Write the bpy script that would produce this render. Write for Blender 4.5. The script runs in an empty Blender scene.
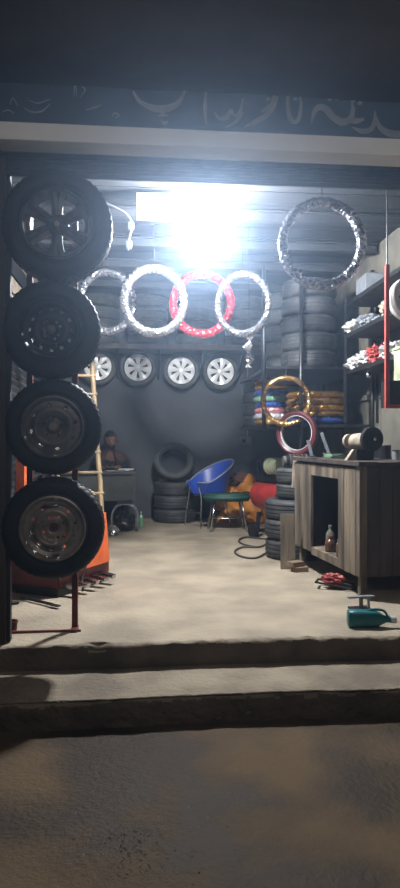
import bpy, bmesh, math, random
from mathutils import Vector, Matrix, Euler, noise
random.seed(11)
S = bpy.context.scene
COL = S.collection
PI = math.pi
R = math.radians
TH = R(5.2); CH = 1.15; F = 640.0; HY = 440.0
cs, sn = math.cos(TH), math.sin(TH)

def P(px, py, Y=None, Z=None, X=None):
    """world point seen at photo pixel (px,py), on the plane Y, Z or X"""
    u = (px-200)/F; v = (HY-py)/F
    dx, dy, dz = u*cs+sn, cs-u*sn, v
    if Y is not None: t = Y/dy
    elif Z is not None: t = (Z-CH)/dz
    else: t = X/dx
    return Vector((dx*t, dy*t, CH+dz*t))

# ------------------------------------------------------------------ materials
MATS = {}
def mat(name, c, c2=None, scale=8, rough=.6, metal=0, bump=0, bscale=None, stretch=(1,1,1), rough2=None, detail=4, coat=0, spec=.5, lo=.35, hi=.65):
    if name in MATS: return MATS[name]
    m = bpy.data.materials.new(name); m.use_nodes = True
    nt = m.node_tree; b = nt.nodes['Principled BSDF']
    b.inputs['Base Color'].default_value = (*c, 1)
    b.inputs['Roughness'].default_value = rough
    b.inputs['Metallic'].default_value = metal
    b.inputs['Specular IOR Level'].default_value = spec
    b.inputs['Coat Weight'].default_value = coat
    tc = nt.nodes.new('ShaderNodeTexCoord'); mp = nt.nodes.new('ShaderNodeMapping')
    mp.inputs['Scale'].default_value = stretch
    nt.links.new(tc.outputs['Object'], mp.inputs[0])
    n = nt.nodes.new('ShaderNodeTexNoise'); n.inputs['Scale'].default_value = scale; n.inputs['Detail'].default_value = detail
    nt.links.new(mp.outputs[0], n.inputs['Vector'])
    r = nt.nodes.new('ShaderNodeValToRGB')
    r.color_ramp.elements[0].position = lo; r.color_ramp.elements[1].position = hi
    c2 = c2 or tuple(x*.7 for x in c)
    r.color_ramp.elements[0].color = (*c2, 1); r.color_ramp.elements[1].color = (*c, 1)
    nt.links.new(n.outputs[0], r.inputs[0]); nt.links.new(r.outputs[0], b.inputs['Base Color'])
    if rough2 is not None:
        mr = nt.nodes.new('ShaderNodeMapRange'); mr.inputs[1].default_value = lo; mr.inputs[2].default_value = hi
        mr.inputs[3].default_value = rough2; mr.inputs[4].default_value = rough
        nt.links.new(n.outputs[0], mr.inputs[0]); nt.links.new(mr.outputs[0], b.inputs['Roughness'])
    if bump:
        n2 = nt.nodes.new('ShaderNodeTexNoise'); n2.inputs['Scale'].default_value = bscale or scale*5; n2.inputs['Detail'].default_value = 5
        nt.links.new(mp.outputs[0], n2.inputs['Vector'])
        bp = nt.nodes.new('ShaderNodeBump'); bp.inputs['Strength'].default_value = bump; bp.inputs['Distance'].default_value = .02
        nt.links.new(n2.outputs[0], bp.inputs['Height']); nt.links.new(bp.outputs[0], b.inputs['Normal'])
    MATS[name] = m
    return m

concrete = mat('floor_concrete', (.39,.32,.235), (.23,.19,.14), 2.2, .85, bump=.5, bscale=26, detail=8)
stepc = mat('grimy_shaded_riser', (.15,.115,.085), (.07,.053,.04), 3.0, .9, bump=.9, bscale=30, detail=9)
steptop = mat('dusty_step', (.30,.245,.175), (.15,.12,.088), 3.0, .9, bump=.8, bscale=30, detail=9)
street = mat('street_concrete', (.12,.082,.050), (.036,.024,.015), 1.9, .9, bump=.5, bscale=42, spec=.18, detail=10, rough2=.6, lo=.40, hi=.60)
backwall = mat('back_wall_paint', (.085,.09,.10), (.055,.058,.066), 1.6, .85, bump=.15, bscale=12)
leftwall = mat('left_wall_sheet', (.16,.165,.17), (.10,.10,.105), 2.5, .6, metal=.3)
plaster = mat('right_plaster', (.20,.185,.15), (.12,.112,.095), 3.2, .9, bump=.3, bscale=14)
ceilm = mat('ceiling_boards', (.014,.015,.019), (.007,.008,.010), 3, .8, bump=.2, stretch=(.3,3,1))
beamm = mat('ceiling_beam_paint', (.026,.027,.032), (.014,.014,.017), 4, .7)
rubber = mat('rubber', (.013,.013,.015), (.008,.008,.009), 14, .6, bump=.15, bscale=60, spec=.3)
rubber2 = mat('dusty_rubber', (.05,.05,.052), (.022,.022,.023), 9, .62, bump=.2, bscale=50)
rubber3 = mat('old_rubber', (.075,.078,.075), (.03,.031,.03), 7, .6, bump=.2, bscale=40)
white = mat('lintel_paint', (.88,.87,.84), (.74,.73,.70), 3.5, .8, bump=.2, stretch=(.4,1,1))
signblue = mat('sign_paint', (.03,.065,.115), (.018,.04,.075), 4, .6)
letterm = mat('lettering_paint', (.28,.29,.31), (.19,.21,.23), 12, .6)
canopym = mat('canopy_underside', (.085,.060,.060), (.05,.036,.038), 2, .85, bump=.4, bscale=5)
darkmetal = mat('dark_metal', (.03,.03,.033), (.015,.015,.017), 12, .45, metal=.5)
blacksteel = mat('black_steel_wheel', (.022,.022,.026), (.012,.012,.014), 10, .4, metal=.5)
greysteel = mat('grey_steel_wheel', (.36,.33,.29), (.17,.155,.14), 9, .42, metal=.25, bump=.15)
steel2 = mat('dull_grey_wheel', (.19,.18,.17), (.09,.085,.08), 9, .5, metal=.25, bump=.15)
alloyd = mat('tarnished_alloy', (.11,.105,.11), (.05,.048,.05), 12, .38, metal=.25)
alloyw = mat('silver_alloy', (.95,.95,.95), (.85,.85,.85), 8, .3, metal=.15)
chrome = mat('bright_metal', (.65,.65,.66), (.4,.4,.4), 20, .22, metal=1)
redpost = mat('red_post_paint', (.17,.022,.018), (.07,.014,.012), 15, .5)
redpost2 = mat('bright_red_paint', (.48,.06,.04), (.3,.04,.03), 15, .5)
machred = mat('machine_red', (.17,.020,.013), (.07,.011,.008), 6, .45)
machor = mat('machine_orange', (.80,.16,.045), (.60,.10,.03), 8, .45)
bamboo = mat('bamboo', (.33,.23,.125), (.18,.12,.06), 14, .6, stretch=(1,1,.3))
wood = mat('weathered_wood', (.21,.165,.115), (.055,.042,.032), 7, .85, bump=.9, bscale=26, stretch=(1,1,.16), detail=9, lo=.38, hi=.62)
woodd = mat('dark_wood', (.065,.048,.038), (.03,.022,.018), 9, .75, bump=.5, bscale=30, stretch=(1,1,.12), detail=8)
woodl = mat('pale_timber', (.40,.33,.25), (.25,.20,.15), 9, .8, bump=.4, stretch=(.2,1,1))
foil = mat('silver_foil', (.80,.80,.82), (.5,.5,.52), 30, .20, metal=.9)
foil2 = mat('clear_grey_foil', (.50,.50,.54), (.14,.14,.16), 38, .22, metal=.85)
foilred = mat('red_foil', (.72,.05,.07), (.45,.02,.03), 30, .28, metal=.5)
gold = mat('gold_foil', (.85,.50,.14), (.5,.26,.06), 30, .24, metal=.85)
goldd = mat('brown_gold_foil', (.62,.37,.13), (.30,.17,.06), 30, .27, metal=.75)
bluef = mat('blue_wrap', (.05,.10,.40), (.03,.05,.2), 30, .3, metal=.3)
greenf = mat('green_wrap', (.12,.38,.20), (.3,.4,.3), 30, .3, metal=.3)
redf = mat('red_wrap', (.55,.05,.06), (.6,.4,.4), 30, .3, metal=.3)
whitef = mat('white_wrap', (.7,.7,.72), (.3,.32,.4), 30, .3, metal=.3)
maroon = mat('maroon_paint', (.11,.014,.022), (.06,.009,.014), 10, .4)
bluep = mat('blue_plastic', (.025,.075,.42), (.02,.055,.33), 6, .38)
greenv = mat('green_vinyl', (.018,.085,.06), (.012,.055,.04), 10, .5)
teal = mat('teal_plastic', (.006,.13,.15), (.005,.10,.115), 8, .4)
orangeb = mat('orange_tarp', (.80,.33,.05), (.50,.16,.03), 7, .6, bump=.5)
brownb = mat('brown_cloth', (.16,.06,.03), (.09,.035,.02), 9, .8)
deskm = mat('desk_grey_paint', (.10,.105,.10), (.06,.065,.06), 5, .55)
paper = mat('white_paper', (.80,.80,.80), (.7,.7,.7), 5, .8)
redtank = mat('tank_red', (.42,.035,.03), (.25,.02,.02), 8, .4)
palegreen = mat('pale_green_casting', (.42,.45,.30), (.26,.28,.18), 8, .5)
beige = mat('beige_casting', (.40,.34,.26), (.2,.16,.12), 14, .6)
whitep = mat('white_plastic', (.58,.57,.56), (.36,.34,.33), 10, .45)
redp = mat('red_plastic', (.35,.04,.03), (.2,.02,.02), 10, .5)
bottlebr = mat('brown_bottle', (.12,.05,.03), (.06,.03,.02), 12, .3)
bottlegr = mat('pale_green_bottle', (.17,.18,.14), (.10,.11,.09), 12, .3)
black = mat('black_plastic', (.012,.012,.014), (.008,.008,.009), 12, .4)
skin = mat('skin', (.24,.12,.08), (.19,.09,.06), 10, .55)
hair = mat('black_hair', (.012,.010,.010), (.006,.006,.006), 30, .6)
shawl = mat('brown_shawl', (.10,.055,.04), (.055,.03,.024), 12, .9, bump=.3)
navy = mat('dark_shirt', (.02,.02,.035), (.012,.012,.02), 12, .8)
brick = mat('brick', (.26,.18,.12), (.16,.11,.08), 10, .9, bump=.4)
cordm = mat('grey_cord', (.06,.05,.04), (.04,.035,.03), 20, .6)
greytin = mat('grey_box_paint', (.24,.26,.29), (.16,.17,.19), 10, .5)
emis = bpy.data.materials.new('lit_bulb'); emis.use_nodes = True
_b = emis.node_tree.nodes['Principled BSDF']; _b.inputs['Emission Color'].default_value = (.86,.93,1,1); _b.inputs['Emission Strength'].default_value = 60

# ------------------------------------------------------------------ mesh helpers
def obj(name, bm, m, parent=None, loc=(0,0,0), rot=(0,0,0), smooth=False, solid=0, sub=0, angle=None):
    bmesh.ops.recalc_face_normals(bm, faces=bm.faces)
    me = bpy.data.meshes.new(name); 
    if smooth:
        for f in bm.faces: f.smooth = True
        if angle:
            for e in bm.edges:
                if len(e.link_faces) == 2 and e.calc_face_angle(0) > R(angle): e.smooth = False
    bm.to_mesh(me); bm.free()
    o = bpy.data.objects.new(name, me); COL.objects.link(o)
    if m: me.materials.append(m)
    if parent: o.parent = parent
    o.location = loc; o.rotation_euler = rot
    if solid:
        md = o.modifiers.new('thick','SOLIDIFY'); md.thickness = solid; md.offset = 0
    if sub:
        md = o.modifiers.new('sub','SUBSURF'); md.levels = sub; md.render_levels = sub
    return o
def tag(o, label=None, cat=None, group=None, kind=None):
    if label: o['label'] = label
    if cat: o['category'] = cat
    if group: o['group'] = group
    if kind: o['kind'] = kind
    return o
def thing(name, label, cat, loc=(0,0,0), rot=(0,0,0), group=None):
    o = bpy.data.objects.new(name, None); COL.objects.link(o); o.empty_display_size = .1
    o.location = loc; o.rotation_euler = rot
    return tag(o, label, cat, group)
def copy_tree(o, parent=None):
    c = o.copy(); COL.objects.link(c); c.parent = parent
    for ch in list(o.children): copy_tree(ch, c)
    return c
def dup(o, label, loc, rot=None, group=None, scale=None):
    c = copy_tree(o); c.location = loc; c['label'] = label
    if rot is not None: c.rotation_euler = rot
    if group: c['group'] = group
    if scale: c.scale = scale
    return c
def B(): return bmesh.new()
def box(bm, c, s, rot=(0,0,0), bev=0):
    b2 = bmesh.new(); bmesh.ops.create_cube(b2, size=1)
    for v in b2.verts: v.co = Vector((v.co.x*s[0], v.co.y*s[1], v.co.z*s[2]))
    if bev: bmesh.ops.bevel(b2, geom=list(b2.edges), offset=bev, segments=2, affect='EDGES', profile=.7)
    M = Matrix.Translation(c) @ Euler(rot).to_matrix().to_4x4()
    vm = {}
    for v in b2.verts: vm[v] = bm.verts.new(M @ v.co)
    for f in b2.faces: bm.faces.new([vm[v] for v in f.verts])
    b2.free(); return bm
def tube(bm, pts, r, seg=10, closed=False, rfn=None, cap=True):
    pts = [Vector(p) for p in pts]; n = len(pts); rings = []
    up = None
    for i, p in enumerate(pts):
        if closed: t = pts[(i+1)%n]-pts[i-1]
        else: t = pts[min(i+1,n-1)]-pts[max(i-1,0)]
        t.normalize()
        if up is None:
            up = Vector((0,0,1)) if abs(t.z) < .9 else Vector((1,0,0))
        a = up - t*up.dot(t)
        if a.length < 1e-4: a = t.orthogonal()
        a.normalize(); up = a; b = t.cross(a)
        rr = rfn(i/(n-1 if n>1 else 1)) if rfn else r
        rings.append([bm.verts.new(p+(a*math.cos(2*PI*k/seg)+b*math.sin(2*PI*k/seg))*rr) for k in range(seg)])
    m = n if closed else n-1
    for i in range(m):
        A, C = rings[i], rings[(i+1)%n]
        for k in range(seg):
            bm.faces.new((A[k],A[(k+1)%seg],C[(k+1)%seg],C[k]))
    if not closed and cap:
        bm.faces.new(rings[0][::-1]); bm.faces.new(rings[-1])
    return bm
def bez(pts, n=8):
    """Catmull-Rom through pts"""
    pts = [Vector(p) for p in pts]; out = []
    q = [pts[0]*2-pts[1]] + pts + [pts[-1]*2-pts[-2]]
    for i in range(1, len(q)-2):
        for k in range(n):
            t = k/n
            out.append(.5*((2*q[i])+(q[i+1]-q[i-1])*t+(2*q[i-1]-5*q[i]+4*q[i+1]-q[i+2])*t*t+(3*q[i]-q[i-1]-3*q[i+1]+q[i+2])*t**3))
    out.append(pts[-1]); return out
def lathe(bm, prof, seg=48, closed=False, c=(0,0,0), mod=None):
    """revolve (r,z) about local Z"""
    c = Vector(c); rings = []
    for k in range(seg):
        a = 2*PI*k/seg; ring = []
        for j, (r, z) in enumerate(prof):
            rr = r if mod is None else mod(r, z, k, j)
            ring.append(bm.verts.new(c+Vector((rr*math.cos(a), rr*math.sin(a), z))))
        rings.append(ring)
    n = len(prof); m = n if closed else n-1
    for k in range(seg):
        A, C = rings[k], rings[(k+1)%seg]
        for j in range(m):
            bm.faces.new((A[j], C[j], C[(j+1)%n], A[(j+1)%n]))
    if not closed:
        bmesh.ops.remove_doubles(bm, verts=bm.verts[:], dist=1e-5)
    return bm
def cyl(bm, c, r, h, axis='Z', seg=24, r2=None):
    b2 = bmesh.new(); bmesh.ops.create_cone(b2, cap_ends=True, segments=seg, radius1=r, radius2=r if r2 is None else r2, depth=h)
    rot = {'Z':Matrix.Identity(4), 'X':Matrix.Rotation(PI/2,4,'Y'), 'Y':Matrix.Rotation(PI/2,4,'X')}[axis]
    M = Matrix.Translation(c) @ rot; vm = {}
    for v in b2.verts: vm[v] = bm.verts.new(M @ v.co)
    for f in b2.faces: bm.faces.new([vm[v] for v in f.verts])
    b2.free(); return bm
def blob(bm, c, s, seed=0, amp=.15, freq=2.5, sub=4, flatten=None):
    b2 = bmesh.new(); bmesh.ops.create_icosphere(b2, subdivisions=sub, radius=1)
    vm = {}
    for v in b2.verts:
        d = 1+amp*noise.noise(v.co*freq+Vector((seed*3.1, seed, 0)))
        q = Vector((v.co.x*s[0]*d, v.co.y*s[1]*d, v.co.z*s[2]*d))
        if flatten is not None and q.z < flatten: q.z = flatten
        vm[v] = bm.verts.new(Vector(c)+q)
    for f in b2.faces: bm.faces.new([vm[v] for v in f.verts])
    b2.free(); return bm
def part(name, m, parent, fn, *a, **k):
    kw = {q: k.pop(q) for q in ('smooth','solid','sub','angle','rot','loc') if q in k and not (fn is box and q == 'rot')}
    bm = B(); fn(bm, *a, **k); return obj(name, bm, m, parent, **kw)

# ------------------------------------------------------------------ tyres and wheels (axis = local Z)
def tyre_bm(Ro, Ri, w, seg=132, tread=True, blocks=True):
    h = w/2; d = Ro-Ri
    tp = [(Ro*.965, -h*.80)]
    gz = [-.5, -.02, .46]
    tp += [(Ro*.99, -h*.70)]
    for g in (-.42, 0, .42):
        tp += [(Ro, h*(g-.09)), (Ro-.009, h*(g-.06)), (Ro-.009, h*(g+.06)), (Ro, h*(g+.09))]
    tp += [(Ro*.99, h*.70), (Ro*.965, h*.80)]
    prof = [(Ri, -h*.72), (Ri+d*.10, -h*.86), (Ri+d*.16, -h*.84), (Ri+d*.30, -h*.98), (Ri+d*.55, -h*1.0), (Ri+d*.74, -h*.95)] + tp + \
           [(Ri+d*.74, h*.95), (Ri+d*.55, h*1.0), (Ri+d*.30, h*.98), (Ri+d*.16, h*.84), (Ri+d*.10, h*.86), (Ri, h*.72),
            (Ri+.004, h*.60), (Ri+d*.5, h*.86), (Ro-.022, h*.70), (Ro-.018, 0), (Ro-.022, -h*.70), (Ri+d*.5, -h*.86), (Ri+.004, -h*.60)]
    def mod(r, z, k, j):
        if blocks and r > Ro*.955 and abs(z) > h*.45 and abs(z) < h*.85 and (k % 3 == 0): return r-.005
        if blocks and r > Ro*.985 and abs(z) < h*.35 and (k % 3 == 1): return r-.004
        return r
    bm = B(); lathe(bm, prof, seg, True, mod=mod); return bm
def steel_rim_bm(Ri, w, lip=.012):
    h = w/2
    prof = [(Ri+.006, h*.80), (Ri-.004, h*.84), (Ri-.012, h*.74), (Ri-.020, h*.50), (Ri-.042, h*.40), (Ri-.045, -h*.3), (Ri-.012, -h*.5), (Ri-.006, -h*.80), (Ri+.006, -h*.80),
            (Ri+.002, -h*.70), (Ri-.004, -h*.4), (Ri-.034, -h*.2), (Ri-.034, h*.30), (Ri-.008, h*.5), (Ri+.001, h*.72)]
    bm = B(); lathe(bm, prof, 72, True); return bm
def disc_bm(rmax, zfn, holes, nr=26, na=144, rmin=.0):
    """pressed wheel disc as a sheet with holes cut; holes(r, angle) -> bool"""
    bm = B(); g = []
    for i in range(nr+1):
        r = rmin+(rmax-rmin)*i/nr
        g.append([bm.verts.new((r*math.cos(2*PI*k/na), r*math.sin(2*PI*k/na), zfn(r))) for k in range(na)])
    for i in range(nr):
        rm = rmin+(rmax-rmin)*(i+.5)/nr
        for k in range(na):
            if holes(rm, 2*PI*(k+.5)/na): continue
            bm.faces.new((g[i][k], g[i][(k+1)%na], g[i+1][(k+1)%na], g[i+1][k]))
    loose = [v for v in bm.verts if not v.link_faces]
    bmesh.ops.delete(bm, geom=loose, context='VERTS')
    bmesh.ops.remove_doubles(bm, verts=bm.verts[:], dist=1e-4)
    return bm
def ringholes(n, rc, rr, off=0):
    def f(r, a):
        d = (a-off) % (2*PI/n)
        d = min(d, 2*PI/n-d)
        return (r*math.cos(d)-rc)**2+(r*math.sin(d))**2 < rr*rr
    return f
def anyof(*fs): return lambda r, a: any(f(r, a) for f in fs)
def nuts(n, rc, z, r, off, m, t):
    for k in range(n):
        a = off+2*PI*k/n; part('wheel_nut', m, t, cyl, (rc*math.cos(a), rc*math.sin(a), z), r, .014, seg=6)

RX = (PI/2, 0, 0)
def spoke_bm(n, r0, r1, w0, w1, z0, z1, th=.016, bend=0, off=0, split=0):
    bm = B()
    for k in range(n):
        a = off+2*PI*k/n
        for sgn in ((-1, 1) if split else (0,)):
            aa0 = a+sgn*split*.35; aa1 = a+sgn*split
            A = Vector((math.cos(aa0), math.sin(aa0), 0)); At = Vector((-A.y, A.x, 0))
            C = Vector((math.cos(aa1+bend), math.sin(aa1+bend), 0)); Ct = Vector((-C.y, C.x, 0))
            mid = (A+C).normalized(); mt = Vector((-mid.y, mid.x, 0))
            rows = []
            for (D, T, r, w, z) in ((A, At, r0, w0, z0), (mid, mt, (r0+r1)/2, (w0+w1)/2, (z0+z1)/2+.004), (C, Ct, r1, w1, z1)):
                c = D*r
                rows.append([bm.verts.new(c-T*w+Vector((0,0,z-.004))), bm.verts.new(c+Vector((0,0,z+.004))), bm.verts.new(c+T*w+Vector((0,0,z-.004))),
                             bm.verts.new(c+T*w+Vector((0,0,z-th))), bm.verts.new(c-T*w+Vector((0,0,z-th)))])
            for i in range(2):
                for j in range(5): bm.faces.new((rows[i][j], rows[i][(j+1)%5], rows[i+1][(j+1)%5], rows[i+1][j]))
            bm.faces.new(rows[0]); bm.faces.new(rows[2])
    return bm

# ================================================================== SETTING
def struct(name, bm, m, **k):
    o = obj(name, bm, m, **k); o['kind'] = 'structure'; return o
XL, XR, YB, YF, ZC = -1.35, 2.5, 9.45, 3.64, 3.22

def rough_slab(name, m, yf, yb, zt, zb, x0=-3.2, x1=4.2, seed=0, dx=.025, flat_y=None, amp=.012):
    """a cast slab: top, crumbled lip and riser, extruded along X with noise"""
    prof = []
    ys = [yb]
    y = yb
    while y > yf+.30:
        y -= max(.08, min(.35, (y-yf)*.25)); ys.append(y)
    while y > yf+.03: y -= .03; ys.append(y)
    for y in ys: prof.append((y, zt, 0))
    for k in range(1, 6):
        a = k/5*PI/2; prof.append((yf+.03-math.sin(a)*.03, zt-.03+math.cos(a)*.03, 1))
    nz = 7
    for k in range(1, nz+1): prof.append((yf, zt-.03-(zt-.03-zb)*k/nz, .8))
    bm = B(); nx = int((x1-x0)/dx); rows = []
    for i in range(nx+1):
        x = x0+(x1-x0)*i/nx; row = []
        w = .020*noise.noise(Vector((x*.9, seed, 0)))+.008*noise.noise(Vector((x*5, seed, 3)))
        for (y, z, k) in prof:
            near = max(0, 1-(y-yf)/.25)
            n1 = noise.noise(Vector((x*14, y*14, z*14+seed)))+.5*noise.noise(Vector((x*35, y*35, z*35+seed)))
            n2 = noise.noise(Vector((x*2.2, y*2.2, seed+7)))
            yy = y+w*near+(n1*amp if k else 0)
            chip = max(0, noise.noise(Vector((x*6, seed*2, 1)))-.15)*.05 if k == 1 else 0
            zz = z+n2*.006*(1 if y < yb-.01 else 0)+(n1*.004*near)-chip*.6
            if k: yy += chip*.7
            row.append(bm.verts.new((x, yy, zz)))
        rows.append(row)
    for i in range(nx):
        for j in range(len(prof)-1):
            bm.faces.new((rows[i][j], rows[i+1][j], rows[i+1][j+1], rows[i][j+1]))
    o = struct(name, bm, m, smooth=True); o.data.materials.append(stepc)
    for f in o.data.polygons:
        if abs(f.normal.z) < .45 and f.center.y < yf+.06: f.material_index = 1  # steep front faces: riser grime and shade both put into a darker colour
    return o
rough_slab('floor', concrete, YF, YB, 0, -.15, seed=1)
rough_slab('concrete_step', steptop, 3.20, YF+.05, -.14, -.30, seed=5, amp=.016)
# street
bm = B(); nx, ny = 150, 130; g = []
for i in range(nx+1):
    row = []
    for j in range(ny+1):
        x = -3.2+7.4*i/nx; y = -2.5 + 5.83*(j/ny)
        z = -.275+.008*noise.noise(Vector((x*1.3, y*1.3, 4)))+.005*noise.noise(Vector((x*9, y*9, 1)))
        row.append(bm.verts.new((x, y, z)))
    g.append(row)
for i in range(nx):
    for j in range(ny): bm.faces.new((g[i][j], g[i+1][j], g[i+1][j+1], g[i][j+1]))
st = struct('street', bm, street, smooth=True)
# loose grit on the street: nobody could count it
bm = B()
for i in range(480):
    px, py = random.gauss(115, 34), random.gauss(828, 30)
    if py > 884 or py < 770: continue
    q = P(px, py, Z=-.2745); sz = random.uniform(.0015, .004)
    m_ = Matrix.Translation(q) @ Euler((random.random()*3, random.random()*3, random.random()*3)).to_matrix().to_4x4() @ Matrix.Diagonal((sz*1.5, sz, sz*.7, 1))
    bmesh.ops.create_icosphere(bm, subdivisions=1, radius=1, matrix=m_)
grit = obj('gravel', bm, mat('wet_grit', (.34,.29,.23), (.20,.17,.13), 30, .2, bump=.2)); tag(grit, 'patch of loose glistening grit on the wet street concrete', 'gravel', kind='stuff')
# street patches
def slabbox(name, m, c, s): 
    bm = B(); box(bm, c, s); return struct(name, bm, m)
slabbox('wall_back', backwall, ((XL+XR)/2, YB+.06, (ZC-.1)/2), (XR-XL+.3, .12, ZC+.1))
# left wall : horizontally ribbed sheet below, pale boards above
bm = B(); rows = []
for i in range(141):
    z = -.05+ (2.55)*i/140; x = XL+.012*math.cos(i*PI/2.0)
    rows.append([bm.verts.new((x, y, z)) for y in (YF+.15, YB)])
for i in range(140): bm.faces.new((rows[i][0], rows[i][1], rows[i+1][1], rows[i+1][0]))
box(bm, (XL-.08, (YF+YB)/2+.07, 1.75), (.10, YB-YF-.15, 3.6))
struct('wall_left', bm, leftwall)
for k in range(4):
    bm = B(); box(bm, (XL+.03, 6.6, 2.55+k*.18), (.03, 5.6, .15), bev=.004)
    struct('trim_%d' % (k+1), bm, woodl if k != 2 else beamm)
bm = B(); box(bm, (XR+.06, (YF+YB)/2, 1.75), (.12, YB-YF+.1, 3.6)); 
struct('wall_right', bm, plaster)
for k, (y0, zz) in enumerate(((5.3, .9), (6.55, .9), (7.8, .9))):
    bm = B(); box(bm, (XR-.012, y0, 1.05), (.024, .09, 2.1), bev=.004); struct('trim_%d' % (5+k), bm, plaster)
bm = B(); box(bm, (XR-.015, 6.2, 1.62), (.03, 2.6, .06), bev=.004); struct('trim_8', bm, plaster)
bm = B()
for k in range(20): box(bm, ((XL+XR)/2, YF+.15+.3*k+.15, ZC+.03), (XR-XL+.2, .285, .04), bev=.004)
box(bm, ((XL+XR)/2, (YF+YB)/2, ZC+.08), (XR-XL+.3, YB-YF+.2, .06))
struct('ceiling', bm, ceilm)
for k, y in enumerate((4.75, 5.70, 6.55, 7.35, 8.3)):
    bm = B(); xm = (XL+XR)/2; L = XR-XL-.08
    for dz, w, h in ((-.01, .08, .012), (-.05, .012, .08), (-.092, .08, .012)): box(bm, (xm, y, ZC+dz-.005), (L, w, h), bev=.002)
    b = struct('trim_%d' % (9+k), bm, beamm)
# facade
def facade(name, m, x0, x1, y0, y1, z0, z1, bev=0):
    bm = B(); box(bm, ((x0+x1)/2, (y0+y1)/2, (z0+z1)/2), (x1-x0, y1-y0, z1-z0), bev=bev); return struct(name, bm, m)
facade('trim_14', white, -3.2, 4.2, 3.45, 3.60, 2.735, 2.83, .010)       # pale lintel
facade('wall_front', canopym, -3.2, 4.2, 3.60, 3.72, 2.80, 3.9)
bm = B()      # canopy, slightly wavy underside
g = []
for i in range(75):
    row = []
    for j in range(30):
        x = -3.2+.1*i; y = 1.9+ (3.60-1.9)*j/29
        z = 3.10+.012*noise.noise(Vector((x*1.2, y*2, 2)))+(.035*math.exp(-((y-2.9)/.07)**2)*math.exp(-((x-.75)/.5)**2))
        row.append(bm.verts.new((x, y, z)))
    g.append(row)
for i in range(74):
    for j in range(29): bm.faces.new((g[i][j], g[i+1][j], g[i+1][j+1], g[i][j+1]))
box(bm, (.5, 2.75, 3.22), (7.4, 1.7, .10))
struct('canopy', bm, canopym, smooth=True, angle=40)
# rolled shutter housing behind the lintel
bm = B()
box(bm, (.6, 3.80, 2.80), (3.9, .26, .12), bev=.01)
for k in range(4): box(bm, (.6, 3.675-.004*k+.03, 2.742-.022*k), (3.9, .02, .019), bev=.003)
o = obj('shutter_housing', bm, darkmetal); o['kind'] = 'structure'
bm = B(); box(bm, (.6, 3.70, 2.655), (3.9, .03, .02), bev=.004); o = obj('shutter_bottom_bar', bm, beamm); o['kind'] = 'structure'
# left jamb and shutter guide
pj = P(6, 640, Y=3.70)
facade('pillar', woodd, pj.x-.45, pj.x, 3.68, 3.86, 0.0, 2.80, .006)
bm = B(); box(bm, (pj.x+.012, 3.73, 1.36), (.02, .05, 2.70), bev=.003); struct('shutter_guide', bm, beamm)

# ------------------------------------------------------------------ SIGN with the shop's lettering
sb = B(); box(sb, (.5, 3.585, 3.0), (7.2, .025, .36), bev=.003)
sign = obj('shop_sign', sb, signblue)
tag(sign, 'dark blue painted sign board with pale Urdu lettering above the white lintel', 'sign')
def stroke(bm, pts, w, Y=3.570):
    """calligraphic stroke; pts in photo pixels of the sign, w list of widths in pixels"""
    q = bez([(p[0], p[1], 0) for p in pts], 6); n = len(q)
    lo, hi, lo2, hi2 = [], [], [], []
    for i, p in enumerate(q):
        t = q[min(i+1, n-1)]-q[max(i-1, 0)]; t.normalize(); nn = Vector((-t.y, t.x, 0))
        f = i/(n-1)*(len(w)-1); a = int(min(f, len(w)-2)); ww = w[a]+(w[a+1]-w[a])*(f-a)
        for sgn, L1, L2 in ((-1, lo, lo2), (1, hi, hi2)):
            c = p+nn*ww/2*sgn; wp = P(c.x, c.y, Y=Y)
            L1.append(bm.verts.new(wp)); L2.append(bm.verts.new(wp+Vector((0, .006, 0))))
    for i in range(n-1):
        bm.faces.new((lo[i], lo[i+1], hi[i+1], hi[i])); bm.faces.new((lo2[i], lo2[i+1], hi2[i+1], hi2[i]))
        bm.faces.new((lo[i], lo[i+1], lo2[i+1], lo2[i])); bm.faces.new((hi[i], hi[i+1], hi2[i+1], hi2[i]))
    bm.faces.new((lo[0], hi[0], hi2[0], lo2[0])); bm.faces.new((lo[-1], hi[-1], hi2[-1], lo2[-1]))
def dot(bm, x, y, r=2.4): stroke(bm, [(x-r, y+r*.3), (x, y), (x+r, y-r*.3)], [1, r*1.7, 1])
words = {
 'pe': [([(133,91),(139,101),(150,107),(162,109),(174,106),(181,99),(185,90)], [1.5,4,6.5,8,6.5,4,1.5]), ([(158,116),(163,115),(169,116)], [1,4,1]), ([(161,120),(164,123),(168,121)], [1,4,1])],
 'alif': [([(206,92),(205,108),(206,124)], [2.5,4,2])],
 'shin': [([(214,112),(219,118),(226,118),(231,110),(234,116),(240,112),(243,98)], [1,3,5,3,3,4,1.5]), ([(226,127),(236,122),(243,112)], [1,4,2])],
 'ra': [([(276,96),(272,107),(266,115),(255,122),(244,127)], [6,6,5,5,1]), ([(262,112),(270,105)], [3,4])],
 'hamza_alif': [([(288,95),(288,107),(290,118),(294,122),(299,118),(301,104),(300,97)], [2.5,4,5,4,4,3,2])],
 'nun_he': [([(311,125),(314,113),(319,107),(326,109),(333,117),(342,122),(350,119),(353,110),(352,103)], [1,4,6,7,7,8,6,4,2]), ([(348,121),(356,121),(364,119)], [3,6,3])],
 'dal_mim': [([(352,127),(362,131),(371,129),(375,120),(375,111)], [1,5,5,4,1.5]), ([(376,118),(380,127),(389,133),(402,134),(412,130)], [3,5,7,7,4])],
}
for i, k in enumerate(words):
    for pts, w in words[k]:
        bm = B(); stroke(bm, pts, w); obj('lettering', bm, letterm, sign)
for (x, y) in ((330,99),(337,98),(353,101),(360,103),(268,99),(295,99)):
    bm = B(); dot(bm, x, y); obj('lettering_dot', bm, letterm, sign)
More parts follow.
